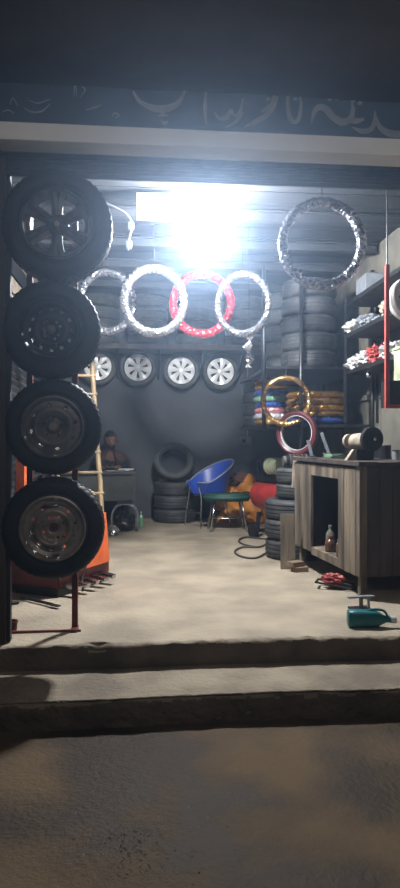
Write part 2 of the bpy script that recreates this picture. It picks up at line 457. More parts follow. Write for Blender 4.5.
# small faint line of lettering at the left end
for pts, w in (([(24,108),(32,112),(42,111),(50,104)], [.8,1.6,1.6,.8]), ([(28,100),(38,103),(50,99)], [.8,1.5,.8]), ([(10,104),(13,98),(18,106)], [.8,1.3,.8]),
               ([(74,96),(75,84),(77,96)], [.7,1.2,.7]), ([(80,98),(85,90),(82,86)], [.7,1.4,.7]), ([(86,110),(94,108),(102,105)], [1,2.4,1]), ([(112,116),(115,113),(119,115),(116,118)], [1,1.6,1.6,1]), ([(2,112),(8,110),(14,113)],[.8,1.4,.8])):
    bm = B(); stroke(bm, pts, w); obj('lettering', bm, letterm, sign)

# ================================================================== LEFT: wheel display stand
YS = 3.93
xr_ = P(75, 400, Y=YS).x; xl_ = P(30, 400, Y=YS).x
stand = thing('wheel_stand', 'dark red steel post stand holding four car wheels beside left jamb', 'stand', ((xr_+xl_)/2, YS, 0))
hw = (xr_-xl_)/2
part('post', redpost, stand, box, (hw, 0, 1.24), (.035, .03, 2.48), bev=.003)
part('post', redpost, stand, box, (-hw, 0, 1.50), (.035, .03, 1.96), bev=.003)
for px, py in ((60,228),(53,330),(55,426),(54,527)):
    z = P(px, py, Y=3.78).z; part('crossbar', redpost, stand, box, (-.02, 0.022, z), (hw*2+.06, .014, .035), bev=.002)
part('base_bar', redpost, stand, box, (-.09, -.045, .009), (hw*2+.26, .016, .014), bev=.003)
part('foot', redpost, stand, box, (hw, -.02, .012), (.04, .10, .022), bev=.003)
def mount(t, z):   # centre bolt reaching back to the stand
    part('hub_bolt', darkmetal, t, cyl, (0,0,-.05), .008, .16)
grpW = 'wheels on the red stand'
# wheel 1 : tarnished alloy, big
p = P(58, 228, Y=3.76)
w1 = thing('car_wheel', 'largest car wheel with tarnished open-spoke alloy, topmost on the red stand', 'wheel', p, (PI/2, 0, R(2)))
Ro, Ri, W = .315, .195, .20
obj('tyre', tyre_bm(Ro, Ri, W), rubber, w1, smooth=True, angle=35)
obj('rim', steel_rim_bm(Ri, W), alloyd, w1, smooth=True, angle=40)
obj('spokes', spoke_bm(6, .04, .182, .026, .020, .055, .070, .022, off=PI/6, split=.13), alloyd, w1)
def hubfn(bm): lathe(bm, [(.0,.078),(.022,.077),(.030,.068),(.056,.062),(.066,.050),(.066,.02),(.0,.02)], 40)
part('hub', alloyd, w1, hubfn, smooth=True, angle=40); nuts(5, .046, .066, .008, 0, darkmetal, w1)
part('hub_badge', greysteel, w1, cyl, (0,0,.080), .014, .006)
mount(w1, 0)
# wheel 2: black steel with centre cap
p = P(52, 331, Y=3.77)
w2 = thing('car_wheel', 'black steel car wheel with small round centre cap, second from top of the stand', 'wheel', p, (PI/2, 0, R(2)))
Ro, Ri, W = .281, .170, .185
obj('tyre', tyre_bm(Ro, Ri, W), rubber, w2, smooth=True, angle=35)
obj('rim', steel_rim_bm(Ri, W), blacksteel, w2, smooth=True, angle=40)
zf = lambda r: .035+.022*math.exp(-((r-.085)/.03)**2)-.02*max(0,(r-.11)/.05)
obj('disc', disc_bm(.142, zf, anyof(ringholes(12, .118, .010), ringholes(4,.055,.008,.4))), blacksteel, w2, smooth=True, solid=.004)
part('centre_cap', steel2, w2, lambda bm: lathe(bm, [(0,.068),(.018,.067),(.026,.060),(.028,.03),(0,.03)], 32), smooth=True, angle=40)
nuts(4, .052, .052, .008, .9, steel2, w2)
part('balance_weight', chrome, w2, tube, bez([(-.065,-.088,.062),(-.045,-.098,.064),(-.025,-.101,.062)],5), .004, 6)
part('balance_weight', chrome, w2, tube, [(.030,-.078,.063),(.031,-.100,.062)], .0035, 6)
mount(w2, 0)
# wheel 3: dull grey pressed disc
p = P(54, 427, Y=3.77)
w3 = thing('car_wheel', 'car wheel with dull grey hubcap-like disc, third from the top of the stand', 'wheel', p, (PI/2, 0, R(2)))
Ro, Ri, W = .275, .172, .185
obj('tyre', tyre_bm(Ro, Ri, W), rubber, w3, smooth=True, angle=35)
obj('rim', steel_rim_bm(Ri, W), steel2, w3, smooth=True, angle=40)
zf = lambda r: .045+.018*math.exp(-((r-.10)/.022)**2)-.014*math.exp(-((r-.05)/.015)**2)
obj('disc', disc_bm(.150, zf, anyof(ringholes(8, .125, .012, .2), ringholes(5,.055,.007,.4))), steel2, w3, smooth=True, solid=.004)
part('centre_cap', greysteel, w3, lambda bm: lathe(bm, [(0,.064),(.022,.062),(.030,.050),(.03,.03),(0,.03)], 32), smooth=True, angle=40)
nuts(5, .055, .05, .008, .3, darkmetal, w3)
mount(w3, 0)
# wheel 4: bright grey steel rim
p = P(54, 527, Y=3.76)
w4 = thing('car_wheel', 'car wheel with bare grey steel rim and orange spot, lowest on the red stand', 'wheel', p, (PI/2, 0, R(2)))
Ro, Ri, W = .291, .182, .19
obj('tyre', tyre_bm(Ro, Ri, W), rubber, w4, smooth=True, angle=35)
obj('rim', steel_rim_bm(Ri, W), greysteel, w4, smooth=True, angle=40)
zf = lambda r: .018+.030*math.exp(-((r-.098)/.020)**2)+.012*math.exp(-((r-.045)/.03)**2)
obj('disc', disc_bm(.140, zf, anyof(ringholes(10, .124, .009, .2), ringholes(4,.060,.009,.4), ringholes(4,.072,.006,1.1)), rmin=.026), greysteel, w4, smooth=True, solid=.004)
part('hub', redpost, w4, lambda bm: lathe(bm, [(.0,.028),(.018,.03),(.026,.022),(.026,-.02),(0,-.02)], 32), smooth=True, angle=40)
part('paint_spot', machor, w4, cyl, (.062,-.035,.048), .011, .004)
part('balance_weight', steel2, w4, box, (-.02,.145,.072), (.06,.014,.01), bev=.003); part('balance_weight', steel2, w4, box, (.02,-.145,.072), (.04,.012,.01), bev=.003)
mount(w4, 0)

# little red bracket foot beside the jamb and tools on the floor
p = P(11, 633, Z=0); ft = thing('red_tin', 'small red open tin on floor by the left jamb', 'tin', (p.x, p.y+.03, 0))
part('body', machred, ft, lambda bm: lathe(bm, [(0,0.002),(.028,.002),(.033,.06),(.036,.062),(.036,.066),(.031,.066),(.026,.006),(0,.006)], 20), smooth=True, angle=30)
part('handle', darkmetal, ft, tube, bez([(-.034,0,.06),(-.02,-.03,.04),(.02,-.03,.04),(.034,0,.06)]), .003)
a = P(22, 597, Z=.02); b = P(58, 606, Z=.02)
t = thing('tyre_iron', 'long black tyre iron lying on the floor below the stand wheels', 'tool', a)
part('bar', darkmetal, t, tube, [(0,0,0),((b-a).x*.85,(b-a).y*.85,0)], .011); d = (b-a)
part('flat_tip', darkmetal, t, box, tuple(d*.92), (.09,.035,.008), rot=(0,0,math.atan2(d.y,d.x)), bev=.003)
a = P(8, 592, Z=.015); b = P(28, 588, Z=.015); t = thing('wrench', 'dull steel wrench on the floor near the left jamb', 'tool', a); d = b-a
part('handle', steel2, t, tube, [(0,0,0), tuple(d*.9)], .008); part('jaw', steel2, t, lathe, [(.012,-.005),(.024,-.005),(.024,.005),(.012,.005)], 16, True, c=tuple(d))
a = P(12, 603, Z=.015); b = P(25, 601, Z=.015); t = thing('screwdriver', 'short dark screwdriver lying on the floor by the tyre iron', 'tool', a); d = b-a
part('handle', black, t, tube, [(0,0,0), tuple(d*.5)], .012); part('shaft', steel2, t, tube, [tuple(d*.5), tuple(d)], .004)

# ------------------------------------------------------------------ tyre changing machine
tc = thing('tyre_changer', 'red and orange tyre changing machine behind the wheel stand', 'machine', (-.78, 5.22, 0), (0,0,R(-30)))
bm = B()   # body with sloping sides
vs = []
for z, hx, hy in ((.06,.40,.34),(.30,.40,.34),(.62,.36,.30)):
    vs.append([bm.verts.new((sx*hx, sy*hy, z)) for sx, sy in ((-1,-1),(1,-1),(1,1),(-1,1))])
for i in range(2):
    for k in range(4): bm.faces.new((vs[i][k], vs[i][(k+1)%4], vs[i+1][(k+1)%4], vs[i+1][k]))
bm.faces.new(vs[0][::-1]); bm.faces.new(vs[2]); bmesh.ops.bevel(bm, geom=list(bm.edges), offset=.012, segments=2, affect='EDGES')
obj('body', bm, machred, tc)
part('side_panel', machor, tc, box, (.402, -.0, .36), (.03, .58, .40), rot=(0, R(-5), 0), bev=.006)
part('front_panel', machor, tc, box, (.16, -.335, .48), (.34, .014, .22), rot=(R(-7),0,0), bev=.005)
part('turntable', darkmetal, tc, lambda bm: lathe(bm, [(0,.66),(.20,.66),(.22,.645),(.20,.63),(.07,.625),(.07,.60),(0,.60)], 40), smooth=True, angle=30)
for k in range(4):
    a = k*PI/2+.5; part('jaw', chrome, tc, box, (.13*math.cos(a), .13*math.sin(a), .68), (.09,.035,.04), rot=(0,0,a), bev=.006)
part('column', machor, tc, box, (-.30, .12, .95), (.09, .11, .72), bev=.01)
part('swing_arm', redpost, tc, box, (-.16, .10, 1.28), (.38, .06, .07), bev=.01)
part('mount_head', darkmetal, tc, tube, bez([(.02,.10,1.28),(.02,.10,1.0),(.04,.06,.88),(.06,.03,.84)]), .014)
for k in range(5):
    part('pedal', chrome, tc, box, (.46, -.26+k*.115, .075), (.15, .05, .03), rot=(0,R(8),0), bev=.006)
part('base', black, tc, box, (0,0,.03), (.79,.67,.06), bev=.006)
part('hose', cordm, tc, tube, bez([(.38,.1,.5),(.46,.0,.35),(.44,-.1,.1),(.48,-.15,.02)]), .008)
a = P(9, 447, Y=5.0)
t = thing('funnel', 'small white plastic funnel top beyond left jamb above the red machine', 'funnel', a)
part('cone', whitep, t, lathe, [(.028,-.03),(.006,.02),(.004,.05),(.002,.05),(.004,.02),(.024,-.03)], 16, True, smooth=True)
part('rim', whitep, t, tube, [(.028*math.cos(q),.028*math.sin(q),-.03) for q in [i*PI/8 for i in range(16)]], .003, closed=True)
sb_ = thing('wall_shelf', 'small dark bracket shelf on the left wall holding a white funnel', 'shelf', (XL+.02, 5.0, a.z-.035))
w_ = a.x-XL+.05
part('board', woodd, sb_, box, (w_/2, 0, -.014), (w_, .22, .02), bev=.003)
part('bracket', darkmetal, sb_, box, (w_*.45, 0, -.05), (w_*.8, .012, .05), bev=.003)
a = P(84, 485, Y=5.35)
t = thing('rag', 'crumpled pale cloth lying on the red machine behind lowest stand wheel', 'cloth', (a.x, a.y, .70))
bm = B(); blob(bm, (0,0,.0), (.075,.06,.045), 3, .5, 3); obj('cloth', bm, beige, t, smooth=True)

# ------------------------------------------------------------------ bamboo ladder
A = P(105, 560, Y=6.05); A.z = 0; T = P(91, 352, Y=6.8)
lad = thing('ladder', 'bamboo ladder leaning behind the column of stand wheels', 'ladder', A)
d = T-A; side = Vector((-.40, .04, 0))
def wob(o, seed, r):
    pts = []
    for i in range(15):
        q = d*(i/14)+o; q += Vector((.008*noise.noise(Vector((i*.5, seed, 0))), 0, 0)); pts.append(q)
    return pts
part('rail', bamboo, lad, tube, wob(Vector((0,0,.01)), 1, .02), .026, 10, smooth=True)
part('rail', bamboo, lad, tube, wob(side+Vector((0,0,.01)), 5, .02), .021, 10, smooth=True)
for k in range(9):
    f = .21+k*.095; q = d*f
    e = Vector((.035,0,0)); part('rung', bamboo, lad, tube, [q+e+Vector((0,-.02,0)), q+side-e+Vector((0,-.02,0))], .016, 8, smooth=True)

# ------------------------------------------------------------------ desk with person behind
dz = .74
x1 = P(136, 473, Y=8.45).x; x0 = XL+.06
desk = thing('desk', 'grey metal office desk standing against left side of back wall', 'desk', ((x0+x1)/2, 8.65, 0)); L = x1-x0
part('desktop', deskm, desk, box, (0,0,dz-.02), (L, .5, .035), bev=.006)
part('modesty_panel', deskm, desk, box, (0,-.2,.53), (L-.06, .012, .36), bev=.002)
for sx in (-1,1):
    for sy in (-1,1): part('leg', deskm, desk, box, (sx*(L/2-.03), sy*.21, dz/2-.02), (.035,.035,dz-.04), bev=.003)
part('drawer', deskm, desk, box, (L/2-.28, .16, .60), (.36,.14,.20), bev=.004)
p0 = P(121, 470, Z=dz)
t = thing('paper', 'white sheet of paper lying on the grey desk', 'paper', (P(118,470,Z=dz).x, 8.62, dz+.0015))
part('sheet', paper, t, box, (0,0,0), (.30,.21,.003), rot=(0,0,.15))
t = thing('notebook', 'open white ledger on the desk in front of the seated person', 'book', (P(126,471,Z=dz).x, 8.80, dz))
part('pages', paper, t, box, (0,0,.011), (.20,.15,.018), rot=(0,0,-.1), bev=.003); part('cover', navy, t, box, (0,0,.0015), (.21,.16,.003), rot=(0,0,-.1))
t = thing('pen', 'dark pen lying on the white desk paper', 'pen', (P(114,472,Z=dz).x+.06, 8.56, dz+.008))
part('barrel', black, t, tube, [(-.06,0,0),(.06,.02,0)], .005); part('cap', chrome, t, tube, [(.06,.02,0),(.075,.0225,0)], .0055)

# person
def skinbody(name, verts, edges, radii, m, parent, root=0, sub=2):
    me = bpy.data.meshes.new(name); me.from_pydata([Vector(v) for v in verts], edges, [])
    o = bpy.data.objects.new(name, me); COL.objects.link(o); me.materials.append(m); o.parent = parent
    md = o.modifiers.new('skin', 'SKIN'); md.use_smooth_shade = True
    if not me.skin_vertices: return o
    for i, r in enumerate(radii):
        me.skin_vertices[0].data[i].radius = (r, r) if not isinstance(r, tuple) else r
    me.skin_vertices[0].data[root].use_root = True
    s = o.modifiers.new('s', 'SUBSURF'); s.levels = sub; s.render_levels = sub
    return o
pp = P(111, 470, Y=9.12)
per = thing('person', 'person with dark hair in brown shawl seated leaning on the grey desk', 'person', (pp.x, 9.14, 0))
# local: faces -Y; desk edge at y=-.24
V = [(0,0,.50),(0,-.01,.66),(0,-.04,.82),(0,-.07,.93),(0,-.10,1.00),(0,-.12,1.06),    # 0-5 spine, neck, skull base
     (.16,-.06,.91),(.21,-.17,.78),(.10,-.33,.77),(.05,-.36,.775),                      # 6-9 right side arm (image right), forearm on desk
     (-.16,-.06,.91),(-.23,-.15,.78),(-.12,-.33,.77),(-.07,-.36,.775),                 # 10-13
     (.10,-.02,.50),(.13,-.40,.50),(.13,-.42,.06),(.13,-.50,.04),                      # 14-17 legs
     (-.10,-.02,.50),(-.13,-.40,.50),(-.13,-.42,.06),(-.13,-.50,.04)]
E = [(0,1),(1,2),(2,3),(3,4),(4,5),(3,6),(6,7),(7,8),(8,9),(3,10),(10,11),(11,12),(12,13),(0,14),(14,15),(15,16),(16,17),(0,18),(18,19),(19,20),(20,21)]
Rr = [(.13,.10),(.13,.10),(.15,.10),(.13,.09),.055,.055,.065,.045,.032,.028,.065,.045,.032,.028,.085,.065,.045,.035,.085,.065,.045,.035]
skinbody('body', V, E, Rr, skin, per)
# head: one shaped mesh, with nose, brow, chin, ears
bm = B(); bmesh.ops.create_uvsphere(bm, u_segments=32, v_segments=24, radius=1)
for v in bm.verts:
    x, y, z = v.co
    w = .078*(1-.16*max(0,-z)); dd = .098; h = .118
    q = Vector((x*w, y*dd, z*h))
    if z < -.25: q.y -= .012*(-z)
    if y < 0:
        q.y -= .026*math.exp(-((x/.16)**2))*math.exp(-((z+.18)/.16)**2)          # nose
        q.y -= .006*math.exp(-((z-.22)/.10)**2)                                  # brow
        q.y += .008*(math.exp(-(((abs(x)-.38)/.18)**2))*math.exp(-((z-.02)/.13)**2)) # eye sockets
        q.y -= .006*math.exp(-((x/.3)**2))*math.exp(-((z+.52)/.07)**2)           # lips
        q.y -= .008*math.exp(-((x/.3)**2))*math.exp(-((z+.85)/.15)**2)           # chin
    q += Vector((.026*(1 if x>0 else -1), .0, 0))*math.exp(-((abs(x)-.98)/.10)**2)*math.exp(-((z-.0)/.2)**2)*math.exp(-((y-.05)/.16)**2)
    v.co = q
hd = obj('head', bm, skin, per, loc=(0,-.15,1.15), rot=(R(8),R(-6),R(12)), smooth=True)
bm = B(); bmesh.ops.create_uvsphere(bm, u_segments=28, v_segments=20, radius=1)
dele = [v for v in bm.verts if (v.co.z < .35 and v.co.y < -.25) or v.co.z < -.45]
bmesh.ops.delete(bm, geom=dele, context='VERTS')
for v in bm.verts:
    n = 1.0+.05*noise.noise(v.co*6); v.co = Vector((v.co.x*.089*n, v.co.y*.108*n, v.co.z*.130*n+.003))
obj('hair', bm, hair, hd, smooth=True, solid=.008)
bm = B(); blob(bm, (0,-.066,-.085), (.050,.040,.042), 4, .2, 4, 3); obj('beard', bm, hair, hd, smooth=True)
for s_ in (-1,1):
    bm = B(); bmesh.ops.create_uvsphere(bm, u_segments=12, v_segments=8, radius=.010); obj('eye', bm, black, hd, loc=(s_*.029,-.086,.008), smooth=True)
# shawl over shoulders
bm = B(); g = []
for i in range(15):
    f = i/14; z = 1.01-.30*f; row = []
    for k in range(33):
        a = -PI*.92+2*PI*.92*k/32+PI/2
        rx = .075+.185*min(1, f*2.2)**.6+.03*f; ry = .07+.10*min(1, f*2)**.7
        fold = .012*math.sin(k*1.9+i*.3)*f
        row.append(bm.verts.new(((rx+fold)*math.cos(a), -.07*(1-f)-.04+(ry+fold)*math.sin(a)+.02, z-.03*abs(math.cos(a))*f)))
    g.append(row)
for i in range(14):
    for k in range(32): bm.faces.new((g[i][k], g[i][k+1], g[i+1][k+1], g[i+1][k]))
obj('shawl', bm, shawl, per, smooth=True, solid=.012)
V2 = [(0,0,.50),(0,-.01,.66),(0,-.04,.82),(0,-.07,.92),(.16,-.06,.90),(.215,-.17,.79),(.12,-.31,.78),(-.16,-.06,.90),(-.235,-.15,.79),(-.14,-.31,.78)]
skinbody('shirt', V2, [(0,1),(1,2),(2,3),(3,4),(4,5),(5,6),(3,7),(7,8),(8,9)], [(.145,.115),(.145,.115),(.16,.11),(.13,.095),.078,.06,.045,.078,.06,.045], navy, per)
skinbody('trousers', [(0,-.02,.49),(.10,-.02,.50),(.13,-.40,.50),(.13,-.42,.10),(-.10,-.02,.50),(-.13,-.40,.50),(-.13,-.42,.10)], [(0,1),(1,2),(2,3),(0,4),(4,5),(5,6)], [(.14,.11),.098,.078,.06,.098,.078,.06], navy, per)
for s_ in (-1,1):
    for k in range(5):
        b0 = Vector((s_*(.05), -.36, .777)); sp = (k-1.5)*.016
        L_ = (.035,.05,.055,.05,.04)[k]
        if k == 0: pts = [b0+Vector((0,.0,.01)), b0+Vector((s_*-.01,-.0,.03)), b0+Vector((s_*-.03,-.015,.032))]
        else: pts = [b0+Vector((0,-.01+sp*.2,0)), b0+Vector((-s_*L_*.6, sp,.006)), b0+Vector((-s_*L_, sp,-.004))]
        skinbody('finger', pts, [(0,1),(1,2)], [.009,.008,.007], skin, per, sub=1)
t = thing('seat_stool', 'dark round stool beneath the person behind the desk', 'stool', (pp.x, 9.17, 0))
part('seat', woodd, t, cyl, (0,0,.37), .16, .04); 
for k in range(4): a = k*PI/2+.7; part('leg', darkmetal, t, tube, [(.11*math.cos(a),.11*math.sin(a),.36),(.14*math.cos(a),.14*math.sin(a),0)], .011)

# arched tubular stand in front of desk
c = P(127, 532, Z=0)
t = thing('arched_stool', 'low stool with arched grey tube legs in front of the desk', 'stool', (c.x-.03, c.y+.12, 0))
for yy in (-.11, .11):
    pts = [(-.16,yy,.01)]+[(.16*math.cos(a), yy, .19+.16*math.sin(a)) for a in [PI-PI*i/14 for i in range(15)]]+[(.16,yy,.01)]
    part('tube_leg', greytin, t, tube, pts, .013, 8, smooth=True)
part('seat', black, t, box, (0,0,.365), (.20,.26,.025), bev=.008)
part('crossbar', greytin, t, tube, [(.16,-.11,.08),(.16,.11,.08)], .009)
c2 = P(122, 526, Z=0); t = thing('black_bag', 'lumpy black bag lying under the arched stool', 'bag', (t.location.x, t.location.y, 0))
bm = B(); blob(bm, (0,0,.10), (.115,.15,.12), 7, .25, 3, flatten=-.098); obj('body', bm, black, t, smooth=True); part('strap', black, t, tube, bez([(-.07,0,.19),(-.02,-.02,.25),(.05,0,.20)]), .006)
c2 = P(116, 521, Y=7.7); t = thing('steel_bowl', 'small shiny steel bowl tipped on the floor left of the arched stool', 'bowl', (c2.x-.03, 7.75, .06), (R(60),0,R(20)))
part('bowl', chrome, t, lambda bm: lathe(bm, [(.0,-.04),(.03,-.038),(.05,-.02),(.062,.01),(.066,.01),(.054,-.024),(.03,-.043),(0,-.045)], 28), smooth=True)
c2 = P(141, 528, Z=0); t = thing('plastic_bottle', 'green plastic bottle standing on the floor right of the desk', 'bottle', (c2.x, c2.y, 0))
part('body', greenf, t, lambda bm: lathe(bm, [(0,.0),(.03,.0),(.034,.01),(.034,.13),(.02,.17),(.011,.18),(.011,.20),(0,.20)], 20), smooth=True, angle=40); part('cap', whitep, t, cyl, (0,0,.205), .013, .02)

# ================================================================== BACK WALL
# hanging alloy wheels
def alloy_wheel(label, p):
    t = thing('alloy_wheel', label, 'wheel', p, RX, 'alloy wheels in a row on the back wall')
    obj('tyre', tyre_bm(.275, .19, .17, 60, blocks=False), rubber3, t, smooth=True, angle=35)
    obj('rim', steel_rim_bm(.19, .17), alloyw, t, smooth=True, angle=40)
    obj('spokes', spoke_bm(7, .035, .184, .017, .052, .060, .072, .024, bend=.12), alloyw, t)
    part('hub', alloyw, t, lambda bm: lathe(bm, [(0,.074),(.03,.072),(.05,.064),(.058,.04),(0,.04)], 32), smooth=True)
    part('brake_plate', darkmetal, t, lathe, [(.0,.0),(.178,.0),(.178,-.01),(0,-.01)], 40)
    return t
YW = YB-.10
aw = alloy_wheel('silver alloy wheel on the back wall, leftmost of the row by the ladder', P(98,367,Y=YW))
dup(aw, 'silver alloy wheel on the back wall, second of the row from the ladder', P(138,368,Y=YW)).rotation_euler = (PI/2, R(17), 0)
dup(aw, 'silver alloy wheel on the back wall, third of the row from the ladder', P(181,371,Y=YW)).rotation_euler = (PI/2, R(-12), 0)
dup(aw, 'silver alloy wheel on the back wall, rightmost of the row above the blue chair', P(220,372,Y=YW)).rotation_euler = (PI/2, R(31), 0)

# wooden shelf with stacked tyres
zs = 2.47; xs0 = P(78, 345, Y=8.85).x; xs1 = P(266, 345, Y=8.85).x
sh = thing('tyre_shelf', 'dark timber shelf along the back wall carrying stacked tyres', 'shelf', ((xs0+xs1)/2, 9.12, zs)); L = xs1-xs0
part('board', woodd, sh, box, (0,0,-.03), (L,.64,.05), bev=.004)
part('front_rail', woodd, sh, box, (0,-.335,-.04), (L,.03,.07), bev=.003)
for k in range(4):
    x = P((118,159,201,240)[k], 350, Y=9.2).x-(xs0+xs1)/2; bm = B(); tube(bm, [(x,-.28,-.06),(x,.30,-.42)], .016, 8); obj('bracket', bm, darkmetal, sh)
def lying(name_label, cat, x, y, z, Ro=.30, Ri=.19, w=.19, m=rubber2, g=None, seg=72, tilt=(0,0)):
    t = obj('car_tyre', tyre_bm(Ro, Ri, w, seg), m, None, loc=(x,y,z+w/2), rot=(R(tilt[0]),R(tilt[1]),random.random()*6), smooth=True, angle=35)
    return tag(t, name_label, cat, g)
proto = lying('', 'tyre', 0, 0, -5); proto2 = lying('', 'tyre', 0, 0, -5, .30, .19, .18, rubber3); used = []
def lay(pr, label, x, y, z, group, s=1, tilt=(0,0)):
    if pr not in used: o = pr; used.append(pr)
    else: o = pr.copy(); COL.objects.link(o)
    w = .19 if pr is proto else .18
    o.location = (x+random.uniform(-.008,.008), y+random.uniform(-.008,.008), z+w*s/2); o.scale = (s,s,s); o.rotation_euler = (R(tilt[0]),R(tilt[1]),random.random()*6)
    o['label'] = label; o['group'] = group
    return o
ordn = ['lowest', 'second from the bottom', 'third from the bottom', 'fourth from the bottom', 'topmost', 'sixth', 'seventh']
def stack(pr, x, y, z, n, where, group, s=1):
    w = (.19 if pr is proto else .18)*s
    for k in range(n):
        pos = 'topmost' if k == n-1 else ('bottom' if k == 0 else ['', 'second', 'third', 'fourth', 'fifth'][k]+(' up' ))
        lay(pr, 'tyre %s, %s of its stack' % (where, pos), x, y, z+k*(w+.002), group, s)
for (px, n, wh) in ((99,4,'on the back shelf, leftmost stack'), (148,4,'on the back shelf, second stack from left'), (197,3,'on the back shelf, short stack behind red ring'), (246,4,'on the back shelf, rightmost stack')):
    x = P(px, 300, Y=9.0).x
    stack(proto2, x, 9.10, zs-.004, n, wh, 'tyres stacked on the back shelf', .97)

# stack on floor by back wall with one leaning on top
x = P(174.5, 500, Y=9.0).x
stack(proto, x, 9.05, 0.004, 3, 'in the floor stack left of the blue chair', 'floor tyres left of the blue chair', .98)
p = P(174, 457, Y=9.12)
o = proto.copy(); COL.objects.link(o); o.location = (p.x, 9.14, .575+.255); o.rotation_euler = (R(62),0,0); o.scale=(.98,.98,.98)
tag(o, 'tyre tilted up against the back wall on top of the floor stack', 'tyre', 'floor tyres left of the blue chair')

# socket box with cable on back wall
p = P(245.5, 441, Y=YB-.02)
t = thing('switch_box', 'small grey electrical box on the back wall above the green stool', 'switch box', (p.x, YB-.035, p.z))
part('case', greytin, t, box, (0,0,0), (.17,.06,.13), bev=.008); part('conduit', greytin, t, tube, [(.03,.015,.06),(.03,.015,1.25)], .010)
part('socket', black, t, box, (-.03,-.032,0), (.05,.008,.05), bev=.003)

# white sheet hung below the ceiling near the lamp
p = P(156, 207, Y=5.32)
t = thing('white_board', 'blank bright white board hanging beneath the ceiling left of the lamp', 'board', p)
part('panel', paper, t, box, (0,0,0), (.32,.015,.225), bev=.003)
for sx in (-.15,.15): part('hanger', darkmetal, t, tube, [(sx*.8,.0,.11),(sx*.8,.0,ZC-p.z)], .004)

# cable and small fittings near the upper left
t = thing('cable', 'pale drooping cable strung below the ceiling left of the white board', 'cable', P(105,203,Y=5.3))
o0 = t.location.copy(); pts = [P(a,b,Y=5.3)-o0 for a,b in ((92,200),(105,203),(118,209),(127,215),(132,225),(129,238),(128,250))]
part('cord', greytin, t, tube, bez(pts,6), .010, 8, smooth=True)
for a,b in ((131,226),(129,245)): part('connector', greytin, t, box, P(a,b,Y=5.3)-o0, (.05,.05,.06), bev=.01)
part('hanger', darkmetal, t, tube, [pts[0], (pts[0].x, 0, ZC-o0.z)], .005)

# ================================================================== FOIL WRAPPED RINGS
def crinkle_ring(bm, Ro, rx, rz, seed, nu=150, nv=14, amp=.22):
    """tyre-like ring wound in crinkled foil; axis local Z"""
    g = []
    for i in range(nu):
        a = 2*PI*i/nu; row = []
        wrap = 1+.05*(((i*7) % 5)/5)
        for k in range(nv):
            b = 2*PI*k/nv
            d = wrap*(1+amp*noise.noise(Vector((math.cos(a)*14, math.sin(a)*14, b*1.3+seed)))+.07*random.uniform(-1,1))
            r = Ro-rx+rx*math.cos(b)*d
            row.append(bm.verts.new((r*math.cos(a), r*math.sin(a), rz*math.sin(b)*d)))
        g.append(row)
    for i in range(nu):
        for k in range(nv): bm.faces.new((g[i][k], g[(i+1)%nu][k], g[(i+1)%nu][(k+1)%nv], g[i][(k+1)%nv]))
    return bm
def hang_ring(label, px, py, rpx, Y, m, tube_r, seed, yaw=0, group='foil wrapped motorcycle tyres hanging from the ceiling', ovl=1):
    c = P(px, py, Y=Y); dist = Y/(cs-(px-200)/F*sn); Ro = rpx*dist/F
    t = thing('wrapped_tyre', label, 'tyre', c, (0,0,R(yaw)), group)
    bm = B(); crinkle_ring(bm, Ro, tube_r, tube_r*1.15, seed); 
    o = obj('foil_wrap', bm, m, t, rot=RX); o.scale = (ovl,1,1)
    top = ZC-c.z
    part('hanging_wire', darkmetal, t, tube, [(0,0,Ro-tube_r*2-.004),(.006,tube_r+.01,Ro-tube_r),(0,0,Ro+.012),(0,0,top)], .0035, 6)
    return t
hang_ring('silver foil wrapped tyre ring, leftmost, hanging beside the stand wheels', 107, 302, 34, 6.3, foil2, .040, 1, 6, ovl=.86)
hang_ring('silver foil wrapped tyre ring, second from left in front of stacked tyres', 154, 301, 36.5, 5.75, foil, .040, 2, 4, ovl=.93)
hang_ring('red foil wrapped tyre ring hanging just below the lit lamp', 202, 304, 34, 6.5, foilred, .042, 3, -4, ovl=.97)
hang_ring('thin silver foil wrapped tyre ring hanging above the dangling white foil strip', 243, 304, 33.5, 5.9, foil2, .034, 4, -14, ovl=.85)
hang_ring('largest silver foil wrapped tyre ring, nearest and highest at upper right', 322, 244, 46.5, 4.55, foil2, .037, 5, -6, ovl=.95)
# white foil strip
p = P(249, 350, Y=6.1)
t = thing('foil_strip', 'dangling strip of crumpled white foil beneath the thin silver ring', 'foil strip', p)
bm = B(); g=[]
for i in range(22):
    z = .17-.34*i/21; row=[]
    for k in range(10):
        a=2*PI*k/10; w=.022+.012*math.sin(i*.9)+.01*random.uniform(-1,1)
        row.append(bm.verts.new((w*math.cos(a)*1.3+.012*math.sin(i*.5), w*math.sin(a)*.6, z)))
    g.append(row)
for i in range(21):
    for k in range(10): bm.faces.new((g[i][k],g[i][(k+1)%10],g[i+1][(k+1)%10],g[i+1][k]))
obj('foil', bm, foil, t); part('string', darkmetal, t, tube, [(0,0,.15),(0,0,ZC-p.z)], .003, 6)

# ================================================================== RIGHT TYRE RACK
zr1, zr2 = 1.32, 1.93
y0, y1 = 6.60, 8.42
pA = P(264, 400, Y=y0); pB = P(301, 400, Y=y0)
rack = thing('tyre_rack', 'black steel pole rack with two shelves full of tyres by the right wall', 'rack', (1.8, y0, 0))
xx0 = P(243, 400, Y=7.2).x-1.8+.05; xx0 = 1.30-1.8; xx1 = XR-.06-1.8
for (x, y) in ((pA.x-1.8, 0), (pB.x-1.8, 0), (xx1, 0), (xx1, y1-y0)):
    part('post', black, rack, tube, [(x,y,zr1-.06 if abs(x-(pA.x-1.8))<.01 else 0),(x,y,2.95)], .022, 10, smooth=True)
xm = (xx0+xx1)/2; L = xx1-xx0
for z in (zr1, zr2):
    part('shelf', darkmetal, rack, box, (xm+.0, (y1-y0)/2, z-.02), (L, y1-y0, .03), bev=.003)
